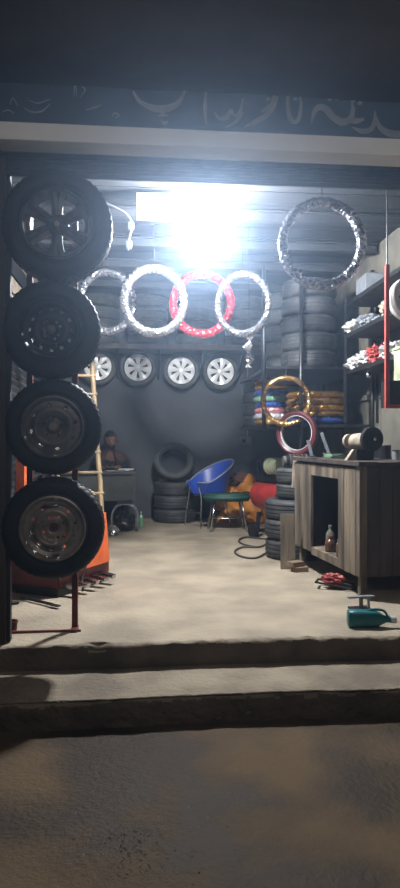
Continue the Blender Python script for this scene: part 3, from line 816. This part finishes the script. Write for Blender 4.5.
# coloured / gold foil motorcycle tyres lying flat
moto = {}
def flat_ring(label, x, y, z, m, group, Ro=.29, rx=.05, h=.036):
    key = m.name+('g' if 'gold stack' in label else '')
    if key not in moto:
        Ro_ = .325 if 'gold stack' in label else Ro
        bm = B(); crinkle_ring(bm, Ro_, rx, h, len(moto)+20, nu=110, nv=10, amp=.16); o = obj('wrapped_tyre', bm, m); moto[key] = o
    else: o = moto[key].copy(); COL.objects.link(o)
    o.location = (x, y, z); o.rotation_euler = (0,0,random.random()*6)
    return tag(o, label, 'tyre', group)
cx = P(317, 405, Y=6.96)
cx.x -= .02
seq = [('dark blue and bottom', bluef), ('brown gold, second up', goldd), ('gold, third up', gold), ('brown gold, fourth up', goldd), ('gold, fifth up', gold), ('red, topmost', redf)]
for k, (nm, m) in enumerate((('bottom one, blue', bluef), ('second up, brown gold', goldd), ('third up, gold', gold), ('fourth up, brown gold', goldd), ('topmost, gold', gold))):
    flat_ring('wrapped motorcycle tyre in the gold stack, %s' % nm, cx.x, 6.95, zr1+.038+k*.070, m, 'gold foil tyres in the right stack')
cx2 = P(279, 400, Y=7.55)
for k, (nm, m) in enumerate((('gold, bottom', gold), ('white, second up', whitef), ('red, third up', redf), ('blue, fourth up', bluef), ('green, fifth up', greenf), ('blue, sixth up', bluef), ('gold, near the top', gold), ('brown gold, topmost', goldd))):
    flat_ring('wrapped motorcycle tyre in the many-coloured stack, %s' % nm, cx2.x+random.uniform(-.012,.012), 7.58, zr1+.038+k*.069, m, 'coloured foil tyres in the left stack')
# short black tyres seen left of the coloured stack
bx = P(262, 400, Y=8.1).x
s = .80
for k in range(4):
    lay(proto2, 'black tyre in the short column left of the coloured foil stack, %s' % ['bottom', 'second up', 'third up', 'topmost'][k], bx, 8.15, zr1-.003+k*.146, 'black tyres behind the coloured stack', s)
# upright gold ring leaning on the stack
def up_ring(label, px, py, rpx, Y, m, tr, seed, rot):
    c = P(px, py, Y=Y); dist = Y/(cs-(px-200)/F*sn); Ro = rpx*dist/F
    t = thing('wrapped_tyre', label, 'tyre', c, (0,0,0)); bm = B(); crinkle_ring(bm, Ro, tr, tr*1.1, seed, 130, 12, .15); obj('foil_wrap', bm, m, t, rot=rot)
    return t
t = up_ring('gold foil wrapped ring standing upright in front of the coloured stack', 286, 401, 25.5, 6.50, goldd, .026, 31, (PI/2,0,R(-8)))
part('hook', darkmetal, t, tube, bez([(0,0,.21),(0,.03,.26),(.02,.0,.45),(.02,-.0,.51)]), .005)
# maroon rim
c = P(297, 433, Y=6.45)
t = thing('motorcycle_rim', 'maroon painted motorcycle rim hanging on the rack pole above the floor tyres', 'rim', c, (0,0,R(-42)))
Ro = .225
part('hoop', maroon, t, lathe, [(Ro,-.03),(Ro,.03),(Ro-.02,.034),(Ro-.045,.02),(Ro-.045,-.02),(Ro-.02,-.034)], 64, True, rot=RX, smooth=True, angle=40)
part('inner_lip', whitep, t, lathe, [(Ro-.045,-.024),(Ro-.045,.024),(Ro-.052,.022),(Ro-.052,-.022)], 64, True, rot=RX, smooth=True)
part('hook', darkmetal, t, tube, bez([(0,0,Ro-.05),(0,-.04,Ro+.01),(0,.0,Ro+.04),(.03,.12,Ro+.05)]), .005)

# upper tyre columns
G = 'tyres in the tall columns on the rack top'
c1 = P(308, 330, Y=6.95)
stack(proto, c1.x, 6.94, zr2-.003, 5, 'on rack top in the nearest column', G)
stack(proto, P(286,330,Y=7.6).x, 7.62, zr2-.003, 5, 'on rack top in the left column', G)
stack(proto, 2.19, 8.03, zr2-.003, 5, 'on rack top in column nearest the right wall', G)
x = P(275, 300, Y=8.7).x

# tyre stack on the floor behind bench
ts = P(264, 552, Y=6.3); cxs = ts.x+.30
stack(proto, cxs, 6.32-.12, 0.002, 3, 'in the floor stack behind the workbench', 'floor tyres behind the workbench', 1)
for k in range(2):
    lay(proto2, 'smaller worn tyre %s in the floor stack behind the workbench' % ['fourth up', 'topmost'][k], cxs+.05, 6.22, .578+k*.150, 'floor tyres behind the workbench', .82)
t = thing('gear_motor', 'greasy dark motor casing sitting on the floor tyre stack', 'motor', (cxs+.02, 6.22, .876))
part('casing', darkmetal, t, cyl, (0,0,.065), .065, .24, 'X'); part('foot', darkmetal, t, box, (0,0,.01), (.26,.16,.02), bev=.004)
part('cap', steel2, t, cyl, (-.13,0,.065), .05, .03, 'X'); part('fins', steel2, t, lambda bm: [cyl(bm, (-.08+k*.04,0,.065), .072, .008, 'X') for k in range(5)] and None)

# ================================================================== BLUE CHAIR, GREEN STOOL, COMPRESSOR, ORANGE BUNDLE
cc = P(208, 524, Z=0)
ch = thing('tub_chair', 'blue plastic tub chair with steel tube legs beside the floor tyre stack', 'chair', (cc.x, 8.55, 0), (0,0,R(-66)))
# local: chair faces -Y ; rotated so it faces photo-left
bm = B(); g = []
for i in range(15):
    f = i/14; row = []
    for k in range(41):
        a = R(-62)+R(304)*k/40      # opening towards -Y at a=-90
        back = max(0, math.sin(a)); top = .59+.29*max(0, (math.sin(a)+.5)/1.5)**1.0
        z = .43+(top-.43)*f; r = .215+.085*f
        row.append(bm.verts.new((r*1.02*math.cos(a), r*math.sin(a)+.03*f*back, z)))
    g.append(row)
for i in range(14):
    for k in range(40): bm.faces.new((g[i][k], g[i][k+1], g[i+1][k+1], g[i+1][k]))
obj('backrest', bm, bluep, ch, smooth=True, solid=.012)
part('seat', bluep, ch, lambda bm: lathe(bm, [(0,.425),(.12,.422),(.19,.435),(.215,.45),(.218,.44),(.20,.41),(.1,.40),(0,.40)], 40), smooth=True)
rim = []
for k in range(41):
    a = R(-62)+R(304)*k/40; back = max(0, math.sin(a)); top = .59+.29*max(0, (math.sin(a)+.5)/1.5)**1.0
    rim.append((.302*1.02*math.cos(a), .302*math.sin(a)+.03*back, top+.004))
part('rim_tube', greytin, ch, tube, rim, .011, 8, smooth=True)
for sx in (-1,1):
    part('leg', chrome, ch, tube, bez([(sx*.13,-.235,.53),(sx*.17,-.22,.40),(sx*.20,-.24,.2),(sx*.22,-.25,.0)]), .011, 8, smooth=True)
    part('leg', chrome, ch, tube, bez([(sx*.15,.10,.41),(sx*.19,.17,.2),(sx*.21,.21,.0)]), .011, 8, smooth=True)
part('stretcher', chrome, ch, tube, [(-.20,-.24,.2),(.20,-.24,.2)], .008, 8)

c = P(223, 526, Z=0)
stl = thing('green_stool', 'dark green padded stool with splayed metal legs in front of the blue chair', 'stool', (c.x, 8.08, 0))
bm = B(); 
bmesh.ops.create_cone(bm, cap_ends=True, segments=40, radius1=.31, radius2=.31, depth=.09)
for v in bm.verts: v.co.y *= .72
bmesh.ops.bevel(bm, geom=[e for e in bm.edges if abs(e.verts[0].co.z-e.verts[1].co.z)<1e-4], offset=.028, segments=4, affect='EDGES')
obj('cushion', bm, greenv, stl, loc=(0,0,.425), smooth=True)
for sx in (-1,1):
    for sy in (-1,1):
        part('leg', chrome, stl, tube, [(sx*.17,sy*.11,.395),(sx*.23,sy*.16,0)], .011, 8, smooth=True)
part('ring', chrome, stl, tube, [(.205*math.cos(a),.145*math.sin(a),.17) for a in [i*PI/16 for i in range(32)]], .006, 8, closed=True)

c = P(245, 500, Y=8.75)
ob = thing('orange_bundle', 'crumpled orange yellow tarpaulin bundle on floor behind the red compressor', 'bundle', (c.x, 8.85, 0))
bm = B(); blob(bm, (-.02,0,.27), (.34,.24,.33), 2, .55, 2.2, 5, flatten=-.268); obj('tarpaulin', bm, orangeb, ob, smooth=True)
bm = B(); blob(bm, (-.03,-.02,.60), (.17,.14,.09), 5, .5, 3, 4); obj('knotted_top', bm, brownb, ob, smooth=True)
part('tie', darkmetal, ob, tube, [(.25*math.cos(a),.20*math.sin(a),.42+.02*math.sin(3*a)) for a in [i*PI/12 for i in range(24)]], .008, closed=True)

c = P(262, 497, Y=7.3)
cp = thing('air_compressor', 'red tank air compressor with pale green pump head left of the floor tyres', 'compressor', (c.x+.17, 7.35, 0), (0,0,R(25)))
def tank(bm):
    pr = [(0,-.34)]+[(.17*math.sin(a), -.27-.07*math.cos(a)) for a in [i*PI/16 for i in range(1,9)]]+[(.17*math.sin(a), .27-.07*math.cos(a)) for a in [PI/2+i*PI/16 for i in range(0,8)]]+[(0,.34)]
    lathe(bm, pr, 36)
part('tank', redtank, cp, tank, rot=(PI/2,0,0), loc=(0,0,.50), smooth=True)
for sx in (-1,1):
    for sy in (-1,1): part('leg', darkmetal, cp, box, (sx*.11, sy*.20, .15), (.03,.05,.30), rot=(0,R(-6*sx),0), bev=.004)
part('wheel', rubber, cp, cyl, (-.18,.2,.08), .08, .04, 'X'); part('wheel', rubber, cp, cyl, (.18,.2,.08), .08, .04, 'X')
part('platform', darkmetal, cp, box, (0,0,.70), (.22,.5,.06), bev=.004)
part('motor', palegreen, cp, lambda bm: (cyl(bm, (-.12,-.16,.85), .088, .24, 'Y'), [cyl(bm, (-.12,-.25+.06*k,.85), .098, .012, 'Y') for k in range(4)]), smooth=True, angle=30)
part('pump_head', darkmetal, cp, box, (.03,.14,.83), (.13,.14,.20), bev=.012)
part('flywheel', darkmetal, cp, lambda bm: lathe(bm, [(.07,-.015),(.11,-.015),(.11,.015),(.07,.015)], 36, True), loc=(-.10,.14,.83), rot=(0,PI/2,0))
part('hose', black, cp, tube, bez([(-.05,-.33,.55),(-.22,-.40,.62),(-.30,-.36,.45),(-.24,-.34,.2),(-.28,-.4,.06),(-.2,-.42,.015)],8), .011, 8, smooth=True)
part('hose', cordm, cp, tube, bez([(-.02,-.33,.6),(-.14,-.42,.45),(-.16,-.40,.2),(-.05,-.42,.05)],8), .010, 8, smooth=True)
part('pressure_gauge', whitep, cp, cyl, (.02,-.34,.62), .03, .02, 'Y')
part('valve', brick, cp, box, (.02,-.36,.10), (.07,.06,.09), bev=.01)

# coiled hose on the floor
pts = []
for i in range(60):
    a = i/59*2*PI*2.1; rx = .30-.03*i/59; px = 254+ (18 if i<32 else 14)*math.cos(a)+ i*.02; py = (551 if i < 32 else 541)+5*math.sin(a)
    if i >= 32: py = 541+4.5*math.sin(a)
    pts.append((px, py))
pts = [(266,553),(255,558),(240,556),(235,551),(243,547),(258,547),(266,544),(258,547),(243,544),(239,540),(246,537),(258,538),(266,539)]
q = [P(a,b,Z=.012) for a,b in pts]
o0 = q[0].copy()
bm = B(); tube(bm, [v-o0 for v in bez(q,6)], .010, 8); t = obj('air_hose', bm, cordm, loc=o0, smooth=True); tag(t, 'thin dark air hose coiled in loops on floor before the tyre stack', 'hose')

# ================================================================== WORKBENCH
Bn = P(360, 600, Z=0); Bn = Vector((1.56, 4.48, 0)); Bf = Vector((1.42, 5.86, 0))
ang = math.atan2(Bf.x-Bn.x, Bf.y-Bn.y)   # slight turn
Lb = (Bf-Bn).length
wb = thing('workbench', 'weathered wooden cabinet workbench with open hatch on right side', 'workbench', Bn, (0,0,-ang))
# local: x to the right (into wall), y deeper; side face at x=0 from y 0..Lb, front face y=0, width WBw
WBw = .86; zb, zt = .16, .975
part('corner_post', wood, wb, box, (.03,.03,(zb+zt)/2), (.06,.06,zt-zb), bev=.005)
def facepx(px, py):    # where a photo pixel meets the bench's side face (local y,z)
    u=(px-200)/F; dx,dy,dzz=u*cs+sn, cs-u*sn, (HY-py)/F
    dd=(Bf-Bn).normalized(); # Bn + s*dd = t*(dx,dy)
    det = dx*(-dd.y)-dy*(-dd.x); t=(Bn.x*(-dd.y)-Bn.y*(-dd.x))/det; s=(dx*Bn.y-dy*Bn.x)/det
    return abs(s), CH+dzz*t
ya,_ = facepx(338,500); yb_,_ = facepx(311,500); z_top = facepx(325,477)[1]; z_bot = facepx(325,553)[1]
def plank(y0_, y1_, z0_, z1_, th=.025, x=0, m=wood, nm='side_board'):
    n = max(1, int(round(abs(y1_-y0_)/.13))); 
    for k in range(n):
        a = y0_+(y1_-y0_)*k/n; b = y0_+(y1_-y0_)*(k+1)/n
        part(nm, m, wb, box, (x+th/2+random.uniform(-.003,.003), (a+b)/2, (z0_+z1_)/2+random.uniform(-.004,.004)), (th, abs(b-a)-.006, z1_-z0_), bev=.003)
plank(.06, ya, zb, zt-.03)
plank(yb_, Lb, zb+.02, zt-.03)
part('side_board', wood, wb, box, (.012,(ya+yb_)/2,(z_top+zt-.03)/2), (.024, yb_-ya, zt-.03-z_top), bev=.003)
part('side_board', wood, wb, box, (.012,(ya+yb_)/2,(z_bot+zb)/2), (.024, yb_-ya, z_bot-zb), bev=.003)
part('front_panel', woodd, wb, lambda bm: [box(bm, (.06+.10*k+.05, .015, (zb+zt)/2-.01), (.096,.025,zt-zb-.02), bev=.003) for k in range(8)] and None)
part('back_panel', woodd, wb, box, (WBw-.01, Lb/2, (zb+zt)/2), (.02, Lb-.02, zt-zb-.04))
part('end_panel', woodd, wb, box, (WBw/2, Lb-.01, (zb+zt)/2), (WBw-.04, .02, zt-zb-.04))
part('inner_floor', wood, wb, box, (WBw/2, Lb/2, z_bot-.012), (WBw-.05, Lb-.06, .024), bev=.003)
part('worktop', woodd, wb, lambda bm: [box(bm, (-.02+.15*k+.075, Lb/2, zt+random.uniform(-.003,.003)), (.147, Lb+.06, .032), bev=.004) for k in range(6)] and None)
for (x, y) in ((.05,.06),(.05,Lb-.08),(WBw-.06,.06),(WBw-.06,Lb-.08)):
    part('leg', wood, wb, box, (x,y,zb/2), (.05,.05,zb), bev=.004)
def wbp(x, y, z): return wb.matrix_basis @ Vector((x,y,z)) if False else (Matrix.Translation(wb.location) @ Euler((0,0,-ang)).to_matrix().to_4x4()) @ Vector((x,y,z))
# loose boards at far end
p = P(289, 572, Z=0)
t = thing('loose_plank', 'short weathered plank standing upright at the far end of the workbench', 'plank', (p.x-.01, 5.62, 0), (0,0,R(-8)))
part('board', wood, t, box, (.03,0,.245), (.13,.03,.49), bev=.004, rot=(R(-3),0,0)); part('batten', wood, t, box, (.03,.03,.30), (.11,.02,.04), bev=.003)
p = P(296, 472, Y=5.95)
t = thing('wood_offcut', 'pale wooden offcut hanging at the left corner of the workbench top', 'offcut', (p.x+.0, 5.94, p.z))
part('block', woodl, t, box, (0,-.01,0), (.075,.04,.30), bev=.006, rot=(0,R(3),0)); part('nail', steel2, t, tube, [(0,-.04,.12),(0,.02,.12)], .004)
for k,(px,py) in enumerate(((304,577),(300,567))):
    p = P(px, 577, Z=0); t = thing('brick', ['brick lying on the floor under the bench end, lower of two','brick set on another under the bench end, upper of two'][k], 'brick', (p.x+.02, 5.50+.01*k, .001+.044*k), (0,0,R(15+12*k)), 'bricks under the bench')
    part('block', brick, t, box, (0,0,.021), (.13,.09,.042), bev=.005)
# things in the hatch
zi = z_bot+.001
def jug(name, label, x, y, h, r, m, capm, cat, seed=0):
    p = wbp(x, y, zi); t = thing(name, label, cat, p)
    part('body', m, t, lambda bm: lathe(bm, [(0,0),(r*.9,0),(r,.01),(r*.97,h*.25),(r,h*.5),(r*.9,h*.66),(r*.38,h*.80),(r*.34,h*.92),(0,h*.92)], 24), smooth=True, angle=40)
    part('cap', capm, t, cyl, (0,0,h*.95), r*.42, h*.10); return t
ym = (ya+yb_)/2
jug('bottle', 'tall dark brown bottle with white spout cap inside the bench hatch', .10, ya+.13, .20, .050, bottlebr, whitep, 'bottle')
t = jug('bottle', 'pale green topped bottle inside the hatch at its far side', .12, yb_-.14, .20, .040, bottlegr, bottlegr, 'bottle')
jug('bottle', 'squat brown bottle at the hatch front between two taller ones', .07, ym+.03, .13, .045, bottlebr, redp, 'bottle')
t = thing('oil_can', 'white conical spout can standing at the back of the bench hatch', 'oil can', wbp(.22, ya+.20, zi))
part('body', whitep, t, lambda bm: lathe(bm, [(0,0),(.045,0),(.045,.12),(.03,.16),(.012,.20),(.008,.25),(0,.25)], 24), smooth=True, angle=40); part('base', bottlebr, t, cyl, (0,0,.03), .047, .06)
t = thing('oil_tin', 'small rusty brown tin in front corner of the bench hatch', 'tin', wbp(.05, ya+.06, zi)); part('body', bottlebr, t, cyl, (0,0,.05), .035, .10); part('lid', brick, t, cyl, (0,0,.104), .036, .008)
# bench grinder
zt2 = zt+.020
g0 = P(370, 458, Y=4.95)
gr = thing('bench_grinder', 'greasy bench grinder with large dark wheel on the workbench top', 'grinder', (g0.x-.06, 5.0, zt2+.004), (0,0,R(14)))
part('base', darkmetal, gr, box, (-.01,0,.035), (.16,.17,.08), bev=.012)
part('motor', beige, gr, lambda bm: (lathe(bm, [(0,-.05),(.05,-.05),(.064,-.04),(.066,.10),(.05,.12),(0,.12)], 30)), loc=(-.01,.02,.14), rot=(PI/2,0,0), smooth=True, angle=40)
part('wheel_guard', black, gr, lambda bm: lathe(bm, [(0,-.02),(.086,-.02),(.095,-.014),(.095,.024),(0,.024)], 40), loc=(.02,-.12,.158), rot=(PI/2,0,0), smooth=True, angle=40)
part('wheel', darkmetal, gr, lambda bm: lathe(bm, [(0,.026),(.075,.026),(.078,.030),(0,.032)], 40), loc=(.02,-.12,.158), rot=(PI/2,0,0), smooth=True, angle=40)
part('spindle_nut', chrome, gr, cyl, (.02,-.158,.158), .014, .02, 'Y', 6)
part('wheel', beige, gr, cyl, (-.02,.13,.14), .06, .03, 'Y'); part('cable', black, gr, tube, bez([(-.05,.08,.05),(-.14,.06,.03),(-.2,.12,.012)]), .006)
p = P(350, 459, Y=4.85)
t = thing('wood_wedge', 'pale wooden wedge leaning at the bench grinder base', 'wedge', (p.x-.01, 4.80, zt2-.002), (0,0,R(20)))
bm = B(); vs=[bm.verts.new(c) for c in ((-.04,0,0),(.04,0,0),(.05,0,.085),(.03,0,.085),(-.04,.03,0),(.04,.03,0),(.05,.03,.085),(.03,.03,.085))]
for f in ((0,1,2,3),(4,5,6,7),(0,1,5,4),(1,2,6,5),(2,3,7,6),(3,0,4,7)): bm.faces.new([vs[i] for i in f])
obj('block', bm, woodl, t); part('screw', steel2, t, cyl, (.04,-.004,.06), .006, .008, 'Y', 8)
def can(label, px, Y, r, h, m, m2=None, cat='can', nm='can'):
    p = P(px, 455, Y=Y); t = thing(nm, label, cat, (p.x, Y, zt2-.002)); part('body', m, t, cyl, (0,0,h/2), r, h); part('lid', m2 or darkmetal, t, cyl, (0,0,h+.003), r*.94, .008)
    part('rim', m2 or darkmetal, t, tube, [(r*math.cos(a), r*math.sin(a), h) for a in [i*PI/10 for i in range(20)]], .003, 6, closed=True); return t
can('black can on the workbench right behind the grinder wheel', 385, 5.15, .050, .11, black, steel2)
can('small pale cup on the workbench at the far right edge', 396, 5.0, .030, .07, greytin, darkmetal, 'cup', 'cup')
can('low dark jar beside the black can on the workbench', 379, 5.45, .04, .07, darkmetal, black, 'jar', 'jar')
can('tiny shiny tin on the workbench behind the wedge', 325, 5.6, .022, .035, chrome, chrome, 'tin', 'tin')
p = P(337, 455, Y=5.5); t = thing('green_tray', 'flat teal green tray on the workbench left of the grinder', 'tray', (p.x, 5.45, zt2-.002), (0,0,R(10)))
part('base', greenf, t, box, (0,0,.008), (.20,.14,.012), bev=.003); part('lip', greenf, t, lambda bm: (box(bm,(0,-.07,.02),(.20,.008,.03),bev=.002), box(bm,(0,.07,.02),(.20,.008,.03),bev=.002), box(bm,(-.1,0,.02),(.008,.14,.03),bev=.002), box(bm,(.1,0,.02),(.008,.14,.03),bev=.002)))
for k,(px,Y,h) in enumerate(((312,5.78,.16),(330,5.80,.24))):
    p = P(px,455,Y=Y); t = thing('tool_blade', ['short grey metal blade standing at the far end of the workbench','taller pale metal strip leaning at the far end of the workbench'][k], 'metal strip', (p.x,Y,zt2-.002), (0,R(-14+k*-6),0))
    part('strip', greytin, t, box, (0,0,h/2), (.030,.006,h), bev=.002); part('foot', darkmetal, t, box, (0,0,.006), (.06,.05,.012), bev=.002)
# small spanner set on top
t = thing('spanner', 'small dull spanner lying on the workbench left end', 'tool', (P(312,458,Y=5.3).x, 5.3, zt2+.004)); part('handle', steel2, t, tube, [(-.05,0,0),(.06,.02,0)], .006); part('jaw', steel2, t, lathe, [(.008,-.004),(.018,-.004),(.018,.004),(.008,.004)], 14, True, c=(.075,.022,0))

# items under / before the bench
p = P(332, 588, Z=0)
t = thing('foot_pump', 'crushed red and black foot pump on the floor below the bench corner', 'pump', (p.x+.03, 4.84, 0), (0,0,R(-25)))
bm = B(); blob(bm, (-.02,0,.07), (.085,.06,.045), 8, .4, 3, 4, flatten=-.06); obj('body', bm, redp, t)
part('frame', darkmetal, t, lambda bm: (tube(bm, [(-.15,-.06,.05),(.12,-.06,.02)], .009, 8), tube(bm, [(-.15,.06,.05),(.12,.06,.02)], .009, 8), tube(bm, [(-.15,-.06,.05),(-.15,.06,.05)], .009, 8)))
part('pedal', steel2, t, box, (.06,0,.05), (.12,.07,.012), rot=(0,R(12),0), bev=.003); part('cylinder', black, t, cyl, (.08,.0,.025), .025, .12, 'X')
p = P(364, 612, Z=0)
t = thing('jack_stand', 'grey steel stand with flat T-shaped top by the bench leg', 'jack stand', (p.x, 4.22, 0), (0,0,R(8)))
part('base', darkmetal, t, box, (0,0,.006), (.14,.12,.012), bev=.003); part('post', steel2, t, tube, [(0,0,.01),(0,0,.085)], .014); part('top_bar', greytin, t, box, (0,0,.088), (.19,.03,.012), bev=.003)
part('crossbar', greytin, t, box, (.055,.0,.045), (.012,.02,.08), bev=.003)
# teal bottle lying on its side
a = P(347, 622, Z=.04)
t = thing('teal_bottle', 'teal plastic bottle lying on its side at the edge of the shop floor', 'bottle', (a.x+.015, 3.84, .0), (0,0,R(-8))); t.scale = (1.1,1.1,1.1)
bm = B(); rows = []
secs = [(0,.034,.040),(.006,.040,.046),(.05,.041,.048),(.12,.041,.046),(.165,.036,.040),(.195,.022,.026),(.215,.017,.018),(.24,.017,.018)]
for (x, hy, hz) in secs:
    row = []
    for k in range(24):
        q = 2*PI*k/24; e = .55 if x < .17 else 1
        cx_, cz_ = math.cos(q), math.sin(q)
        row.append(bm.verts.new((x, hy*math.copysign(abs(cx_)**e, cx_), .049-.004*(x>.17)+hz*math.copysign(abs(cz_)**e, cz_))))
    rows.append(row)
for i in range(len(secs)-1):
    for k in range(24): bm.faces.new((rows[i][k],rows[i][(k+1)%24],rows[i+1][(k+1)%24],rows[i+1][k]))
bm.faces.new(rows[0]); bm.faces.new(rows[-1]); obj('body', bm, teal, t, smooth=True, angle=50)
part('handle', teal, t, tube, bez([(.10,0,.092),(.15,0,.100),(.20,0,.092),(.222,0,.060)]), .007, 8, smooth=True)
part('cap', whitep, t, cyl, (.252,0,.045), .020, .03, 'X')

# ================================================================== RIGHT WALL SHELVES
sx = 2.12; zA, zB, zC_ = 2.57, 2.24, 1.86
ysn, ysf = 4.9, 6.55
rs = thing('hanging_rack', 'dark angle-iron rack of three shelves hung high on the right wall', 'shelf', (sx, (ysn+ysf)/2, zC_)); Ls = ysf-ysn
for z in (zA, zB, zC_): 
    part('shelf', woodd, rs, box, ((XR-sx)/2, 0, z-zC_-.012), (XR-sx-.02, Ls, .02), bev=.003)
    part('edge_angle', darkmetal, rs, box, (.0, 0, z-zC_-.01), (.012, Ls, .04), bev=.002)
part('post', darkmetal, rs, box, (0, Ls/2-.02, .12), (.03,.03,1.3), bev=.003)
part('post', darkmetal, rs, box, ((XR-sx)-.03, Ls/2-.02, .12), (.03,.03,1.3), bev=.003)
# crumpled packets
def packet(label, px, Y, z, s, m, seed, stripe=None):
    x = P(px, 350, Y=Y).x; x = max(x, sx+.07); t = thing('plastic_packet', label, 'packet', (min(x, XR-.1), Y, z), (0,0,random.uniform(-.5,.5)), 'plastic packets on the wall shelves')
    s = tuple(v*1.25 for v in s)
    bm = B(); blob(bm, (0,0,s[2]*.9), s, seed, .55, 3.2, 4, flatten=-s[2]*.88); obj('bag', bm, m, t)
    if stripe: bm = B(); blob(bm, (0,-s[1]*.3,s[2]*1.2), (s[0]*.5,s[1]*.8,s[2]*.7), seed+2, .5, 3, 3); obj('label_patch', bm, stripe, t)
packet('white and red crumpled packet on the middle wall shelf, at its far end', 349, 6.35, zB, (.10,.09,.055), whitep, 1, redp)
packet('dull grey packet on the middle wall shelf beside the white red one', 362, 6.0, zB, (.09,.10,.05), greytin, 2)
packet('pale packet on the middle wall shelf next to the red post', 378, 5.45, zB, (.08,.09,.06), beige, 3)
packet('white crumpled packet on the lowest wall shelf, at its far end', 347, 6.35, zC_, (.09,.10,.06), whitep, 4, whitep)
packet('white packet with red patch on the lowest wall shelf, second from far end', 356, 6.05, zC_, (.09,.09,.065), whitep, 5, redp)
packet('red crumpled packet in the middle of the lowest wall shelf', 366, 5.75, zC_, (.08,.09,.07), redp, 6)
packet('bright white packet on the lowest wall shelf beside the red post', 378, 5.40, zC_, (.10,.08,.06), whitep, 7)
t = thing('cardboard_box', 'grey blue box standing on the highest wall shelf', 'box', (2.30, 6.25, zA)); part('carton', greytin, t, box, (0,0,.11), (.22,.28,.22), bev=.004); part('flap', greytin, t, box, (-.06,0,.226), (.12,.27,.004), rot=(0,R(-8),0))
t = thing('cardboard_box', 'brown box on the middle wall shelf behind the packets', 'box', (2.36, 5.75, zB)); part('carton', beige, t, box, (0,0,.10), (.16,.26,.2), bev=.004); part('flap', beige, t, box, (.03,0,.203), (.08,.25,.004))
# lamp bulb under the shelf
p = P(364, 374, Y=5.9); t = thing('small_bulb', 'small unlit clear bulb hanging beneath the lowest wall shelf', 'bulb', (2.16, 5.95, zC_-.035)); part('socket', black, t, cyl, (0,0,-.01), .016, .03); part('glass', chrome, t, lambda bm: lathe(bm, [(0,-.085),(.02,-.08),(.028,-.06),(.022,-.04),(.012,-.02),(0,-.02)], 20), smooth=True)

# red steel frame with cabinets at frame's right edge
zt_, zb_ = P(387, 265, Y=4.6).z, P(387, 408, Y=4.6).z
xf = P(387, 350, Y=4.6).x
rf = thing('red_frame', 'bright red steel frame hanging at the right edge above the workbench', 'frame', (xf, 4.6, zb_)); H = zt_-zb_
part('upright', redpost2, rf, box, (0,0,H/2), (.030,.03,H), bev=.003)
part('upright', redpost2, rf, box, (.56,0,H/2), (.030,.03,H), bev=.003)
part('tray', black, rf, box, (.28,.08,.105), (.53,.16,.20), bev=.004); part('crossbar', redpost2, rf, box, (.28,0,.012), (.54,.025,.025), bev=.003)
part('hanger', black, rf, lambda bm: (tube(bm, [(0,0,H),(0,0,ZC-zb_)], .006, 6), tube(bm, [(.56,0,H),(.56,0,ZC-zb_)], .006, 6)))
p = P(403, 300, Y=4.75)
t = thing('white_rim', 'pale round wheel rim hung inside the red frame at the right edge', 'rim', (p.x+.05, 4.68, p.z), (PI/2,0,0))
obj('rim', steel_rim_bm(.17,.15), whitep, t, smooth=True, angle=40)
obj('disc', disc_bm(.14, lambda r:.03+.02*math.exp(-((r-.08)/.03)**2), ringholes(8,.115,.012)), whitep, t, smooth=True, solid=.004)
part('hub', darkmetal, t, cyl, (0,0,.04), .04, .04); part('hook', darkmetal, t, tube, bez([(0,.12,.0),(0,.17,.06),(0,.19,.0),(0,H+zb_-p.z-.03,0)]), .006)
p = P(398, 372, Y=4.7)
t = thing('storage_bin', 'yellowish green plastic bin standing on the black tray in the red frame', 'bin', (p.x+.10, 4.69, zb_+.206))
part('bin', palegreen, t, box, (0,0,.12), (.22,.14,.24), bev=.008); part('lid', palegreen, t, box, (0,0,.25), (.24,.155,.02), bev=.004)

# ================================================================== LAMP, LIGHTS, HAZE
lp = P(205, 231, Y=5.18)
lm = thing('ceiling_lamp', 'glaring white bulb lamp hanging on a cord from the ceiling', 'lamp', lp)
part('cord', black, lm, tube, [(0,0,.11),(0,0,ZC-lp.z)], .006, 6)
part('socket', whitep, lm, cyl, (0,0,.09), .022, .06)
part('bulb', emis, lm, lambda bm: lathe(bm, [(0,-.06),(.03,-.052),(.052,-.025),(.056,.0),(.048,.03),(.028,.055),(.02,.065),(0,.065)], 32), smooth=True)
L1 = bpy.data.lights.new('lamp_light', 'POINT'); L1.energy = 1450; L1.color = (.90,.95,1.0); L1.shadow_soft_size = .075
lo = bpy.data.objects.new('lamp_light', L1); COL.objects.link(lo); lo.location = lp
# unseen fill light added above and ahead of the camera, brightening lintel and canopy
L2 = bpy.data.lights.new('front_fill_light', 'POINT'); L2.energy = 75; L2.color = (1.0,.93,.88); L2.shadow_soft_size = .3
lo2 = bpy.data.objects.new('front_fill_light', L2); COL.objects.link(lo2); lo2.location = (.6,.3,2.9)
w = bpy.data.worlds.new('night'); S.world = w; w.use_nodes = True
bg = w.node_tree.nodes['Background']; bg.inputs[0].default_value = (.55,.62,.8,1); bg.inputs[1].default_value = .035
# thin haze added to the air to give the lamp a bloom-like glow
vs_ = w.node_tree.nodes.new('ShaderNodeVolumeScatter'); vs_.inputs['Density'].default_value = .016; vs_.inputs['Anisotropy'].default_value = .84; vs_.inputs['Color'].default_value = (.52,.70,1,1)
w.node_tree.links.new(vs_.outputs[0], w.node_tree.nodes['World Output'].inputs['Volume'])

# ================================================================== CAMERA
cam = bpy.data.cameras.new('camera'); co = bpy.data.objects.new('camera', cam); COL.objects.link(co); S.camera = co
co.location = (0,0,CH); co.rotation_euler = (PI/2, 0, -TH)
cam.sensor_fit = 'VERTICAL'; cam.sensor_height = 24; cam.lens = 24*F/888; cam.shift_y = -(444-HY)/888
cam.clip_start = .05
S.view_settings.view_transform = 'Standard'; S.view_settings.look = 'None'; S.view_settings.exposure = 0; S.view_settings.gamma = 1
